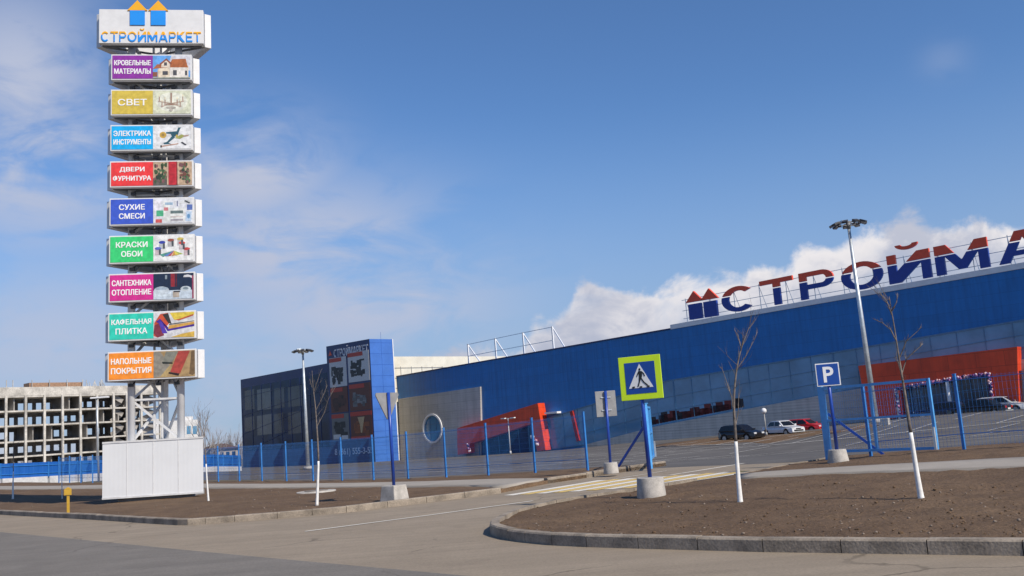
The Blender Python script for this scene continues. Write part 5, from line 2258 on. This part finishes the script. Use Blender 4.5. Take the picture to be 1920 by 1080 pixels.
# ------------------------------------------------------------------ young trees
def sapling(pts, white_py, label, br, rad, seed, tuft=None, Y=None, soil=0.1, cat='young tree', group='whitewashed saplings in the soil beds'):
    b = G(pts[0][0], pts[0][1], soil) if Y is None else D(pts[0][0], pts[0][1], Y)
    root = thing('young_tree', label, cat, b, 0, group)
    g = random.Random(seed)

    def L(p):
        return D(p[0], p[1], b.y) - b
    main = [L(p) for p in pts]
    main[0].z = -0.05
    n = len(main)
    # smooth the stem
    fine = []
    for i in range(n - 1):
        p0, p1, p2, p3 = main[max(i - 1, 0)], main[i], main[i + 1], main[min(i + 2, n - 1)]
        for k in range(5):
            t = k / 5
            fine.append(0.5 * ((2 * p1) + (p2 - p0) * t + (2 * p0 - 5 * p1 + 4 * p2 - p3) * t * t + (3 * p1 - p0 - 3 * p2 + p3) * t ** 3))
    fine.append(main[-1])
    Lg = len(fine)
    rr_ = [max(.004, rad * (1 - .88 * (i / (Lg - 1)) ** .6) * (1.15 if i == 0 else 1)) for i in range(Lg)]
    zw = L((pts[0][0], white_py)).z
    lo = [i for i, p in enumerate(fine) if p.z <= zw]
    k = max(lo)
    mb = MB()
    mb.tube(fine[k:], rr_[k:], 8)
    mb.build('trunk', M['bark'], root)
    mb = MB()
    mb.tube(fine[:k + 1], [r * 1.04 for r in rr_[:k + 1]], 10)
    mb.build('whitewashed_base', M['whitewash'], root)
    mb = MB()

    def twig(p, d, ln, r, depth):
        q_ = [p]
        dd = d.normalized()
        segs = 4
        for i in range(segs):
            dd = (dd + Vector((g.uniform(-.16, .16), g.uniform(-.16, .16), g.uniform(-.02, .16)))).normalized()
            q_.append(q_[-1] + dd * ln / segs)
        mb.tube(q_, [r * (1 - .75 * i / segs) for i in range(segs + 1)], 5, cap=False)
        if depth > 0:
            for _ in range(g.randint(2, 4)):
                i = g.randint(1, segs)
                nd = (dd + Vector((g.uniform(-.7, .7), g.uniform(-.7, .7), g.uniform(-.1, .5)))).normalized()
                twig(q_[i], nd, ln * g.uniform(.35, .6), r * .5, depth - 1)
    for chain in br:
        P = [L(p) for p in chain]
        for p in P[1:]:
            p.y += g.uniform(-.15, .15)
        mb.tube(P, [max(.004, rad * .22 * (1 - .75 * i / (len(P) - 1))) for i in range(len(P))], 6, cap=False)
        for i in range(1, len(P)):
            for _ in range(3):
                d = (P[i] - P[i - 1]).normalized() + Vector((g.uniform(-.6, .6), g.uniform(-.6, .6), g.uniform(0, .4)))
                twig(P[i - 1] + (P[i] - P[i - 1]) * g.random(), d, (P[i] - P[i - 1]).length * g.uniform(.3, .7), rad * .085, 1)
    for i in range(tuft or 0):
        j = g.randint(int(Lg * .55), Lg - 1)
        d = Vector((g.uniform(-.8, .8), g.uniform(-.8, .8), g.uniform(.35, 1)))
        twig(fine[j], d, g.uniform(.2, .5), rad * .10, 1)
    mb.build('crown', M['bark'], root)
    return root


sapling([(1388, 941), (1383, 880), (1379, 815), (1376, 755), (1381, 695), (1391, 650), (1405, 613)], 818,
        'bent sapling between the crossing sign and the black hatchback, white lower trunk',
        [[(1378, 790), (1368, 745), (1358, 712), (1352, 688)], [(1379, 800), (1386, 770), (1388, 735)], [(1383, 690), (1397, 670), (1410, 640), (1420, 622)], [(1390, 655), (1385, 630), (1378, 618)]],
        .046, 31, tuft=16)
sapling([(1727, 932), (1718, 880), (1705, 795), (1696, 735), (1687, 680), (1677, 615), (1667, 556)], 795,
        'tall sapling in front of the gate leaf, white lower trunk and bare forked top',
        [[(1681, 640), (1668, 618), (1656, 606), (1642, 596)], [(1691, 700), (1703, 672), (1718, 652), (1728, 645)], [(1687, 670), (1697, 640), (1712, 624), (1722, 616)], [(1672, 590), (1660, 566), (1652, 545)],
         [(1671, 585), (1677, 568), (1681, 550)], [(1694, 720), (1684, 690), (1679, 668)]],
        .048, 44, tuft=5)
sapling([(594, 946), (596, 900), (597, 855), (594, 800), (591, 760), (587, 725), (585, 695)], 857,
        'sapling in front of the dark glass block, left of the give way sign',
        [[(594, 800), (605, 775), (618, 748), (630, 722)], [(592, 770), (605, 745), (612, 722)], [(588, 735), (578, 710)], [(588, 735), (598, 712), (602, 696)]], .042, 52, tuft=3)
sapling([(391, 939), (388, 900), (386, 862), (384, 820), (381, 790), (379, 768)], 862,
        'thin sapling just right of the white pylon box', [[(384, 820), (376, 795), (372, 780)], [(383, 800), (390, 782), (394, 770)]], .034, 63, tuft=3)
sapling([(24, 935), (24.5, 905), (25, 884), (25, 850), (26, 815)], 884, 'sapling at the left edge in front of the solid blue fence', [[(25, 860), (32, 840), (36, 825)]], .045, 71, tuft=7)
sapling([(116.5, 935), (116, 900), (116, 868), (117, 830), (118, 800)], 892, 'slender greyish sapling beside the yellow marker post', [[(116, 850), (110, 835)]], .024, 75, tuft=5)

# ------------------------------------------------------------------ small things in the beds
b = G(128, 961, 0.09)
root = thing('marker_post', 'yellow utility marker post with a small plate in the bed left of the pylon', 'marker post', b, R(15))
hh = D(127, 917, b.y).z - b.z
mb = MB()
mb.box((0, 0, hh / 2 - .05), (.075, .06, hh + .1))
mb.build('post', M['yellow_post'], root, bevel=.008)
mb = MB()
mb.box((0, -.045, hh - .09), (.2, .02, .17))
mb.prism([(-.1, hh), (.1, hh), (0, hh + .06)], -.05, .02)
mb.build('plate', M['yellow_post'], root)

b = G(593, 922.5, .09)
root = thing('manhole_cover', 'round dusty manhole cover lying in the soil left of the give way sign', 'manhole cover', b, 0)
mb = MB()
mb.frustum((0, 0, -.1), .62, .60, .135, 28)
mb.build('collar', M['concrete'], root)
mb = MB()
mb.frustum((0, 0, .02), .36, .36, .035, 24)
mb.build('lid', M['manhole'], root)

b = D(1661, 800, 66)
b.z = h(b.x, b.y)
root = thing('concrete_block', 'pale concrete block standing near the foot of the tall mast', 'concrete block', b, R(-40))
mb = MB()
mb.box((0, 0, .21), (.55, .45, .46))
mb.box((0, 0, .45), (.46, .36, .06))
mb.build('block', M['concrete'], root, bevel=.03)


# ------------------------------------------------------------------ cars
def car(kind, base, yaw, paint, label, L, H, Wd=1.7):
    root = thing('parked_car', label, 'car', base, yaw, 'cars parked in front of the store')
    hw = Wd / 2
    belt = H * .62
    sill = .22
    f, r = L / 2, -L / 2            # front towards +x
    wr = .31
    ax = (f - .82, r + .80)

    def arch(cx, up):
        pts = [(cx + math.cos(t) * (wr + .06), wr + math.sin(t) * (wr + .06)) for t in [math.pi * k / 8 for k in range(9)]]
        pts = [(x, max(z, sill)) for x, z in pts]
        return pts if up else pts[::-1]
    if kind == 'hatch':
        top = [(f, .42), (f - .04, .62), (f - .14, .74), (f - .9, .92), (f - 1.08, belt), (r + .10, belt + .06), (r, .80), (r + .02, .38)]
        cab = [(f - .98, belt - .01), (f - 1.75, H - .04), (f - 2.2, H), (r + .75, H - .02), (r + .35, H - .10), (r + .06, belt + .03)]
    else:
        top = [(f, .42), (f - .03, .64), (f - .10, .74), (f - 1.15, .90), (f - 1.30, belt), (r + .95, belt + .04), (r + .10, belt + .0), (r, .78), (r + .02, .40)]
        cab = [(f - 1.22, belt - .01), (f - 1.92, H - .04), (f - 2.35, H), (r + 1.55, H - .02), (r + 1.25, H - .07), (r + .78, belt + .02)]
    low = [(r + .10, sill)] + arch(ax[1], False)[0:] + arch(ax[0], False)[0:] + [(f - .10, sill + .02)]
    # low runs rear to front along the bottom
    low = [(r + .10, sill)] + sorted(arch(ax[1], False), key=lambda p: p[0]) + sorted(arch(ax[0], False), key=lambda p: p[0]) + [(f - .10, sill + .02)]
    prof = low + top
    mb = MB()
    mb.prism(prof, -hw, hw)
    # tuck in the upper body and narrow the nose and tail
    nv = []
    for x, y, z in mb.v:
        k = 1 - .10 * max(0, (z - .55) / (belt - .55)) ** 1.5
        e = abs(x) / (L / 2)
        k *= 1 - .14 * max(0, (e - .72) / .28) ** 2
        nv.append((x, y * k, z))
    mb.v = nv
    mb.build('body', paint, root, bevel=.045)
    mb = MB()
    mb.prism(cab, -hw * .90, hw * .90)
    zb_, zt_ = belt, H
    tuck = lambda y, z: y * (1 - .20 * max(0, (z - zb_) / (zt_ - zb_)))
    mb.v = [(x, tuck(y, z), z) for x, y, z in mb.v]
    mb.build('cabin', paint, root, bevel=.05)
    # glass: side windows, windscreen, rear window
    zl, zh = belt + .05, H - .10
    def xs_at(z, side):
        # front / rear outline of the cabin at height z
        seq = cab[:3] if side > 0 else cab[3:][::-1]
        seq = sorted(seq, key=lambda p: p[1])
        for (xa, za_), (xb, zb2_) in zip(seq, seq[1:]):
            if za_ <= z <= zb2_:
                return xa + (xb - xa) * (z - za_) / (zb2_ - za_ + 1e-9)
        return seq[-1][0] if z > seq[-1][1] else seq[0][0]
    for s in (-1, 1):
        xf0, xf1 = xs_at(zl, 1) - .16, xs_at(zh, 1) - .10
        xr0, xr1 = xs_at(zl, -1) + .16, xs_at(zh, -1) + .12
        mid = (xf0 + xr0) / 2 + (.1 if kind == 'hatch' else -.02)
        for a0_, a1_, c0, c1 in ((xf0, xf1, mid + .045, mid + .035), (mid - .045, mid - .035, xr0, xr1)):
            mb = MB()
            ys = lambda z: s * (abs(tuck(hw * .90, z)) + .012)
            vs = [(a0_, ys(zl), zl), (a1_, ys(zh), zh), (c1, ys(zh), zh), (c0, ys(zl), zl)]
            vi = [(x, y - s * .03, z) for x, y, z in vs]
            mb.add(vs + vi, [(0, 1, 2, 3) if s > 0 else (3, 2, 1, 0), (0, 4, 5, 1), (1, 5, 6, 2), (2, 6, 7, 3), (3, 7, 4, 0)])
            mb.build('side_window', M['car_glass'], root)
    for nm, side, e in (('windscreen', 1, .02), ('rear_window', -1, -.02)):
        z0_, z1_ = belt + .05, H - .09
        xa, xb = xs_at(z0_, side) + e, xs_at(z1_, side) + e
        wa, wb = tuck(hw * .90, z0_) - .10, tuck(hw * .90, z1_) - .10
        mb = MB()
        vs = [(xa, -wa, z0_), (xa, wa, z0_), (xb, wb, z1_), (xb, -wb, z1_)]
        vi = [(x - e * 2, y, z - .01) for x, y, z in vs]
        mb.add(vs + vi, [(0, 1, 2, 3) if side > 0 else (3, 2, 1, 0), (4, 5, 1, 0), (5, 6, 2, 1), (6, 7, 3, 2), (7, 4, 0, 3)])
        mb.build(nm, M['car_glass'], root)
    for cx in ax:
        for s in (-1, 1):
            mb = MB()
            y = s * (hw - .10)
            mb.tube([(cx, y - .10, wr), (cx, y - .095, wr), (cx, y + .095, wr), (cx, y + .10, wr)], [wr - .03, wr, wr, wr - .03], 20)
            wh = mb.build('wheel', M['tyre'], root)
            mb = MB()
            ro = .205
            mb.tube([(cx, y - .106 * -s, wr), (cx, y + s * .108, wr)], [ro * .98, ro], 16)
            for k in range(5):
                a = 2 * math.pi * k / 5
                mb.box((cx + math.cos(a) * .10, y + s * .112, wr + math.sin(a) * .10), (.15, .012, .035), 0, Matrix.Rotation(-a, 3, 'Y'))
            mb.build('rim', M['rim'], wh)
    for s in (-1, 1):
        mb = MB()
        mb.box((f - .10, s * hw * .62, .66), (.14, .34, .15))
        mb.build('headlight', M['lamp_glass'], root, bevel=.03)
        mb = MB()
        mb.box((r + .05, s * hw * .66, .74), (.12, .26, .17))
        mb.build('tail_light', TL, root, bevel=.02)
        mb = MB()
        xm = xs_at(belt + .08, 1) - .14
        mb.box((xm, s * (hw * .98 + .06), belt + .10), (.12, .20, .13))
        mb.build('mirror', paint, root, bevel=.03)
    mb = MB()
    mb.box((f + .005, 0, .47), (.04, Wd * .62, .12))
    mb.box((f - .02, 0, .62), (.04, Wd * .34, .10))
    mb.build('grille', M['black'], root)
    mb = MB()
    mb.box((f - .05, 0, .36), (.12, Wd * .84, .13))
    mb.build('bumper', paint if kind == 'hatch' else M['galv'], root, bevel=.03)
    mb = MB()
    mb.box((r + .03, 0, .42), (.12, Wd * .84, .14))
    mb.build('bumper', paint if kind == 'hatch' else M['galv'], root, bevel=.03)
    mb = MB()
    mb.box((r - .005, 0, .60), (.02, .5, .11))
    mb.build('number_plate', M['sign_white'], root)
    mb = MB()
    for s in (-1, 1):
        mb.box(((f + r) / 2 - .05, s * (hw * .985), .60), (L * .52, .02, .035))
    mb.build('side_moulding', M['black'], root)
    return root


TL = mat('red_lamp_lens', (0.50, 0.02, 0.015), 0.2)


def car_at(px, py, Y):
    b = D(px, py, Y)
    b.z = min(b.z, h(b.x, b.y)) if abs(b.z - h(b.x, b.y)) > .25 else b.z
    return b


def paintm(name, c):
    return mat(name, c, 0.3, var=0.04, coat=0.6)


YAWR = math.atan2(-.70, .72)
car('hatch', car_at(1391, 827, 87), YAWR - R(8), paintm('black_car_paint', (0.010, 0.010, 0.011)), 'black hatchback with bright headlights, leftmost of the parked cars', 4.15, 1.48)
car('sedan', car_at(1469, 817, 91), YAWR - R(22), paintm('white_car_paint', (0.66, 0.67, 0.69)), 'old white sedan between the black hatchback and the red car', 4.5, 1.43)
car('hatch', car_at(1511, 812.5, 94), YAWR - R(4), paintm('red_car_paint', (0.55, 0.018, 0.02)), 'red car mostly hidden behind the white sedan', 4.0, 1.42)
car('sedan', car_at(1838, 783, 77), YAWR + R(180 - 4), paintm('dark_car_paint', (0.012, 0.014, 0.018)), 'dark sedan with red tail lights before the wide red portal', 4.6, 1.45)
car('hatch', car_at(1880, 775.5, 82.5), YAWR + R(2), paintm('pale_car_paint', (0.62, 0.63, 0.64)), 'white car parked beyond the dark sedan at the right edge', 4.2, 1.47)
car('hatch', car_at(1764, 786, 81), YAWR + R(180 + 6), paintm('navy_car_paint', (0.012, 0.02, 0.05)), 'dark blue car by the portal doors, left of the dark sedan', 4.0, 1.42)

# ------------------------------------------------------------------ the unfinished concrete building
BP = Plane(D(-95, 868, 172), D(213, 860, 195))
BP = Plane((BP.o.x, BP.o.y), BP.xy(BP.L))
ub = thing('unfinished_building', 'bare concrete frame of an unfinished five storey block beyond the blue fence', 'building', (*BP.o, 0), BP.ang)
colpx = [-62, -26, 10.7, 47.7, 83, 117, 150.6, 182, 213, 238, 265, 300]
cx_ = [BP.at(p, 790)[0] for p in colpx]
fl = [BP.at(100, y)[1] for y in (741, 767.7, 794.5, 823.5, 851)]
sp_ = fl[0] - fl[1]
zpar = BP.at(100, 725)[1]
levels = fl + [fl[-1] - sp_, fl[-1] - 2 * sp_]
x0, x1 = cx_[0] - .3, cx_[-1] + .3
DEP = 9.0
for i, z in enumerate(levels):
    mb = MB()
    mb.box(((x0 + x1) / 2, DEP / 2, z - .12), (x1 - x0, DEP, .30))
    mb.build('floor_slab', M['old_concrete'], ub)
mb = MB()
mb.box(((x0 + x1) / 2, .08, (fl[0] + zpar) / 2 + .02), (x1 - x0 + .1, .24, zpar - fl[0] - .04))
mb.box(((x0 + x1) / 2, DEP - .1, (fl[0] + zpar) / 2 + .02), (x1 - x0 + .1, .24, zpar - fl[0] - .04))
mb.build('parapet', M['old_concrete'], ub)
zbt = levels[-1] - 1.0
for x in cx_:
    mb = MB()
    mb.box((x, -.05, (fl[0] + zbt) / 2 + .1), (.42, .40, fl[0] - zbt))
    mb.build('column', M['old_concrete'], ub)
# inner wall with openings, seen through the frame
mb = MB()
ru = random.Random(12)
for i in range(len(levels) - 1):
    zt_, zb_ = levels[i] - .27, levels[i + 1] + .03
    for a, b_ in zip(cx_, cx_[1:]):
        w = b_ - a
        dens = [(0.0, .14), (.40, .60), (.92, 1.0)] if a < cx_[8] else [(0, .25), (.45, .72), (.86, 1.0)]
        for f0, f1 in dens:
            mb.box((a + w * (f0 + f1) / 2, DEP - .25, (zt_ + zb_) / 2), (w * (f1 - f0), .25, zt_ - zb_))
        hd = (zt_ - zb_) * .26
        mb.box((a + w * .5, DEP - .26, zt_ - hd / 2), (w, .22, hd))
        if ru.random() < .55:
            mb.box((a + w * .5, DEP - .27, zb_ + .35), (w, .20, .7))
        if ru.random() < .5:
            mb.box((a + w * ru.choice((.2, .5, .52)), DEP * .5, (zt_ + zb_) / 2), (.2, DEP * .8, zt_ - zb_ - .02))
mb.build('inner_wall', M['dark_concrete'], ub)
mb = MB()
for i in range(len(levels) - 1):
    for a, b_ in zip(cx_, cx_[1:]):
        if a >= cx_[8]:
            z = levels[i] - .3
            mb.bar((a + .3, 1.0, z), (b_ - .4, 1.0, z - 1.2), .16, .9)
            mb.bar((b_ - .3, 2.2, z - 1.25), (a + .5, 2.2, z - 2.4), .16, .9)
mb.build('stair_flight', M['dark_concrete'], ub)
mb = MB()
bm_mat = mat('brick_upstand', (0.36, 0.22, 0.14), 0.9, var=.15)
mb.box(((BP.at(62, 720)[0] + BP.at(163, 720)[0]) / 2, 3.0, zpar + .45), (BP.at(163, 720)[0] - BP.at(62, 720)[0], 2.6, 1.0))
mb.build('roof_upstand', bm_mat, ub)
mb = MB()
for px in (17, 29, 65, 98, 131, 160, 195):
    a = BP.at(px, 720)[0]
    mb.box((a, 1.2, zpar + .7), (.12, .12, 1.5))
for px in range(168, 205, 4):
    a = BP.at(px, 720)[0]
    mb.bar((a, 1.5, zpar - .1), (a + ru.uniform(-.6, .6), 1.5, zpar + ru.uniform(.6, 1.6)), .10)
mb.build('starter_bar', M['old_concrete'], ub)

# pale finished block right of the pylon
WP = Plane(D(285, 838, 230), D(374, 832, 238))
wb = thing('pale_building', 'small pale building with a stepped roof and three windows, just right of the pylon', 'building', (*WP.o, 0), WP.ang)
wxa, wz = WP.at(290, 792)
wxb = WP.at(371, 786)[0]
wz = WP.at(360, 787)[1]
mb = MB()
mb.box(((wxa + wxb) / 2, 4, wz / 2 - 3), (wxb - wxa, 8, wz + 6))
mb.build('wall', M['white_dirty'], wb)
mb = MB()
uxa, uz = WP.at(346, 781)
mb.box(((uxa + wxb) / 2 - .4, 4, wz + (uz - wz) / 2 + .01), (wxb - uxa - .8, 6, uz - wz))
mb.build('roof_room', M['white_dirty'], wb)
for a, b_ in ((337, 345), (350, 357.5), (361.5, 369)):
    mb = MB()
    mb.prism([WP.at(a, 799), WP.at(b_, 798.5), WP.at(b_, 813.5), WP.at(a, 814)], -.06, .1)
    mb.build('window', M['pane'], wb)

# small house far behind the fence
HP = Plane(D(398, 848, 210), D(452, 846, 216))
hb2 = thing('small_house', 'small house with a low dark tiled roof far behind the blue fence', 'house', (*HP.o, 0), HP.ang)
ha, hz0 = HP.at(404, 843)
hb_ = HP.at(449, 843)[0]
hz1 = HP.at(425, 831)[1]
mb = MB()
mb.box(((ha + hb_) / 2, 3, hz0 / 2 - 2), (hb_ - ha - .8, 6, hz0 + 4))
mb.build('wall', mat('house_wall', (0.42, 0.37, 0.32), 0.85), hb2)
mb = MB()
mx, my = (ha + hb_) / 2, 3
vs = [(ha, -.6, hz0), (hb_, -.6, hz0), (hb_, 6.6, hz0), (ha, 6.6, hz0), (ha + 1.6, my, hz1), (hb_ - 1.6, my, hz1)]
mb.add(vs, [(0, 1, 5, 4), (1, 2, 5), (2, 3, 4, 5), (3, 0, 4), (3, 2, 1, 0)])
mb.build('roof', M['tile_roof'], hb2)
for k in range(3):
    mb = MB()
    mb.box((ha + (hb_ - ha) * (.25 + .25 * k), -.02, hz0 - 1.2), (.9, .1, 1.1))
    mb.build('window', M['pane_dark'], hb2)

# solid blue fence on a white footing along the far edge of the lot
def solid_fence(pts, label, name='solid_fence', hgt=None, foot=0.5):
    root = thing(name, label, 'fence', pts[0], 0, 'solid blue fences behind the lot')
    o = Vector(pts[0])
    pn, ft, po = MB(), MB(), MB()
    for a, b_ in zip(pts, pts[1:]):
        a, b_ = Vector(a) - o, Vector(b_) - o
        n = max(1, int((b_ - a).length / 2.6))
        d = (b_ - a) / n
        nrm = Vector((d.y, -d.x, 0)).normalized()
        for k in range(n):
            p, q_ = a + d * k, a + d * (k + 1)
            up = Vector((0, 0, foot + hgt / 2))
            pn.bar(p + up, q_ + up, .05, hgt, upd=(0, 0, 1)) if False else pn.add(
                [p + Vector((0, 0, foot)), q_ + Vector((0, 0, foot)), q_ + Vector((0, 0, foot + hgt)), p + Vector((0, 0, foot + hgt)),
                 p + Vector((0, 0, foot)) - nrm * .05, q_ + Vector((0, 0, foot)) - nrm * .05, q_ + Vector((0, 0, foot + hgt)) - nrm * .05, p + Vector((0, 0, foot + hgt)) - nrm * .05],
                [(0, 1, 2, 3), (5, 4, 7, 6), (3, 2, 6, 7), (1, 0, 4, 5), (0, 3, 7, 4), (2, 1, 5, 6)])
            e = d * .03
            ft.add([p + e + nrm * .12 + Vector((0, 0, -.4)), q_ - e + nrm * .12 + Vector((0, 0, -.4)), q_ - e + nrm * .12 + Vector((0, 0, foot)), p + e + nrm * .12 + Vector((0, 0, foot)),
                    p + e - nrm * .15 + Vector((0, 0, -.4)), q_ - e - nrm * .15 + Vector((0, 0, -.4)), q_ - e - nrm * .15 + Vector((0, 0, foot - .003)), p + e - nrm * .15 + Vector((0, 0, foot - .003))],
                   [(0, 1, 2, 3), (5, 4, 7, 6), (3, 2, 6, 7), (1, 0, 4, 5), (0, 3, 7, 4), (2, 1, 5, 6)])
            po.box(p + Vector((0, 0, foot + hgt / 2)) + nrm * .05, (.09, .09, hgt + .06))
            for zz in (.25, .8):
                po.bar(p + nrm * .035 + Vector((0, 0, foot + hgt * zz)), q_ + nrm * .035 + Vector((0, 0, foot + hgt * zz)), .05)
    pn.build('blue_sheet', M['fence_solid'], root)
    ft.build('footing', M['white_dirty'], root)
    po.build('rail', M['fence'], root)
    return root


def gp2(px, py, Y):
    p = D(px, py, Y)
    return Vector((p.x, p.y, h(p.x, p.y)))


solid_fence([gp2(-60, 911, 71), gp2(0, 908, 75), gp2(90, 902, 79), gp2(196, 896, 85)], 'solid blue sheet fence on white footing blocks, left of the pylon', hgt=1.15, foot=.42)
solid_fence([gp2(300, 886, 95), gp2(400, 879, 104), gp2(452, 876, 112)], 'solid blue sheet fence on white footing, between the pylon and the glass block', hgt=1.28, foot=.25)

# ------------------------------------------------------------------ far bare trees
def bare_tree(px, py, Y, H, seed, label):
    b = D(px, py, Y)
    b.z = h(b.x, b.y)
    root = thing('bare_tree', label, 'tree', b, 0, 'far bare trees')
    g = random.Random(seed)
    tr, cr = MB(), MB()
    P = [Vector((0, 0, -.3))]
    for i in range(6):
        P.append(P[-1] + Vector((g.uniform(-.15, .15), g.uniform(-.15, .15), H * .62 / 6)))
    tr.tube(P, [.16 * (1 - .6 * i / 6) for i in range(7)], 7)
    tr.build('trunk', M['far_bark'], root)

    def br(p, d, ln, r, dep):
        q_ = [p]
        dd = d.normalized()
        for i in range(4):
            dd = (dd + Vector((g.uniform(-.2, .2), g.uniform(-.2, .2), g.uniform(.0, .22)))).normalized()
            q_.append(q_[-1] + dd * ln / 4)
        cr.tube(q_, [max(.014, r * .7 * (1 - .6 * i / 4)) for i in range(5)], 4, cap=False)
        if dep:
            for _ in range(g.randint(3, 4)):
                br(q_[g.randint(1, 4)], dd + Vector((g.uniform(-.7, .7), g.uniform(-.7, .7), g.uniform(-.1, .5))), ln * g.uniform(.45, .7), r * .55, dep - 1)
    for k in range(11):
        i = g.randint(2, 6)
        a = g.uniform(0, 6.28)
        br(P[i], Vector((math.cos(a) * .6, math.sin(a) * .6, 1.0)), H * g.uniform(.22, .40), .09, 2)
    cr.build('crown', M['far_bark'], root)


for i, (px, H, Y, lab) in enumerate(((381, 9.5, 150, 'tallest bare tree behind the blue fence, right of the pylon'), (394, 7, 170, 'bare tree just left of the small house roof'),
                                     (408, 6, 185, 'small bare tree above the left end of the small house'), (422, 7.0, 235, 'thin bare tree rising behind the middle of the small house'),
                                     (434, 7.0, 230, 'bare tree rising behind the right half of the small house'), (445, 7.0, 228, 'bare tree next to the corner of the dark glass block'))):
    bare_tree(px, 850, Y, H, 100 + i, lab)
# low distant scrub along the horizon
mb = MB()
rw = random.Random(2)
for k in range(1500):
    a = rw.uniform(-.75, .0)
    d_ = rw.uniform(300, 420)
    x, y = math.sin(a) * d_, math.cos(a) * d_
    z = h(x, y)
    hh = rw.uniform(2.0, 5.5)
    mb.bar((x, y, z - .5), (x + rw.uniform(-.8, .8), y, z + hh), rw.uniform(.06, .22))
    for _ in range(3):
        zz = z + hh * rw.uniform(.35, .9)
        mb.bar((x, y, zz), (x + rw.uniform(-1.4, 1.4), y + rw.uniform(-1, 1), zz + rw.uniform(.5, 1.6)), .07)
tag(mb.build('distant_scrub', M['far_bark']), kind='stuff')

bpy.context.view_layer.update()
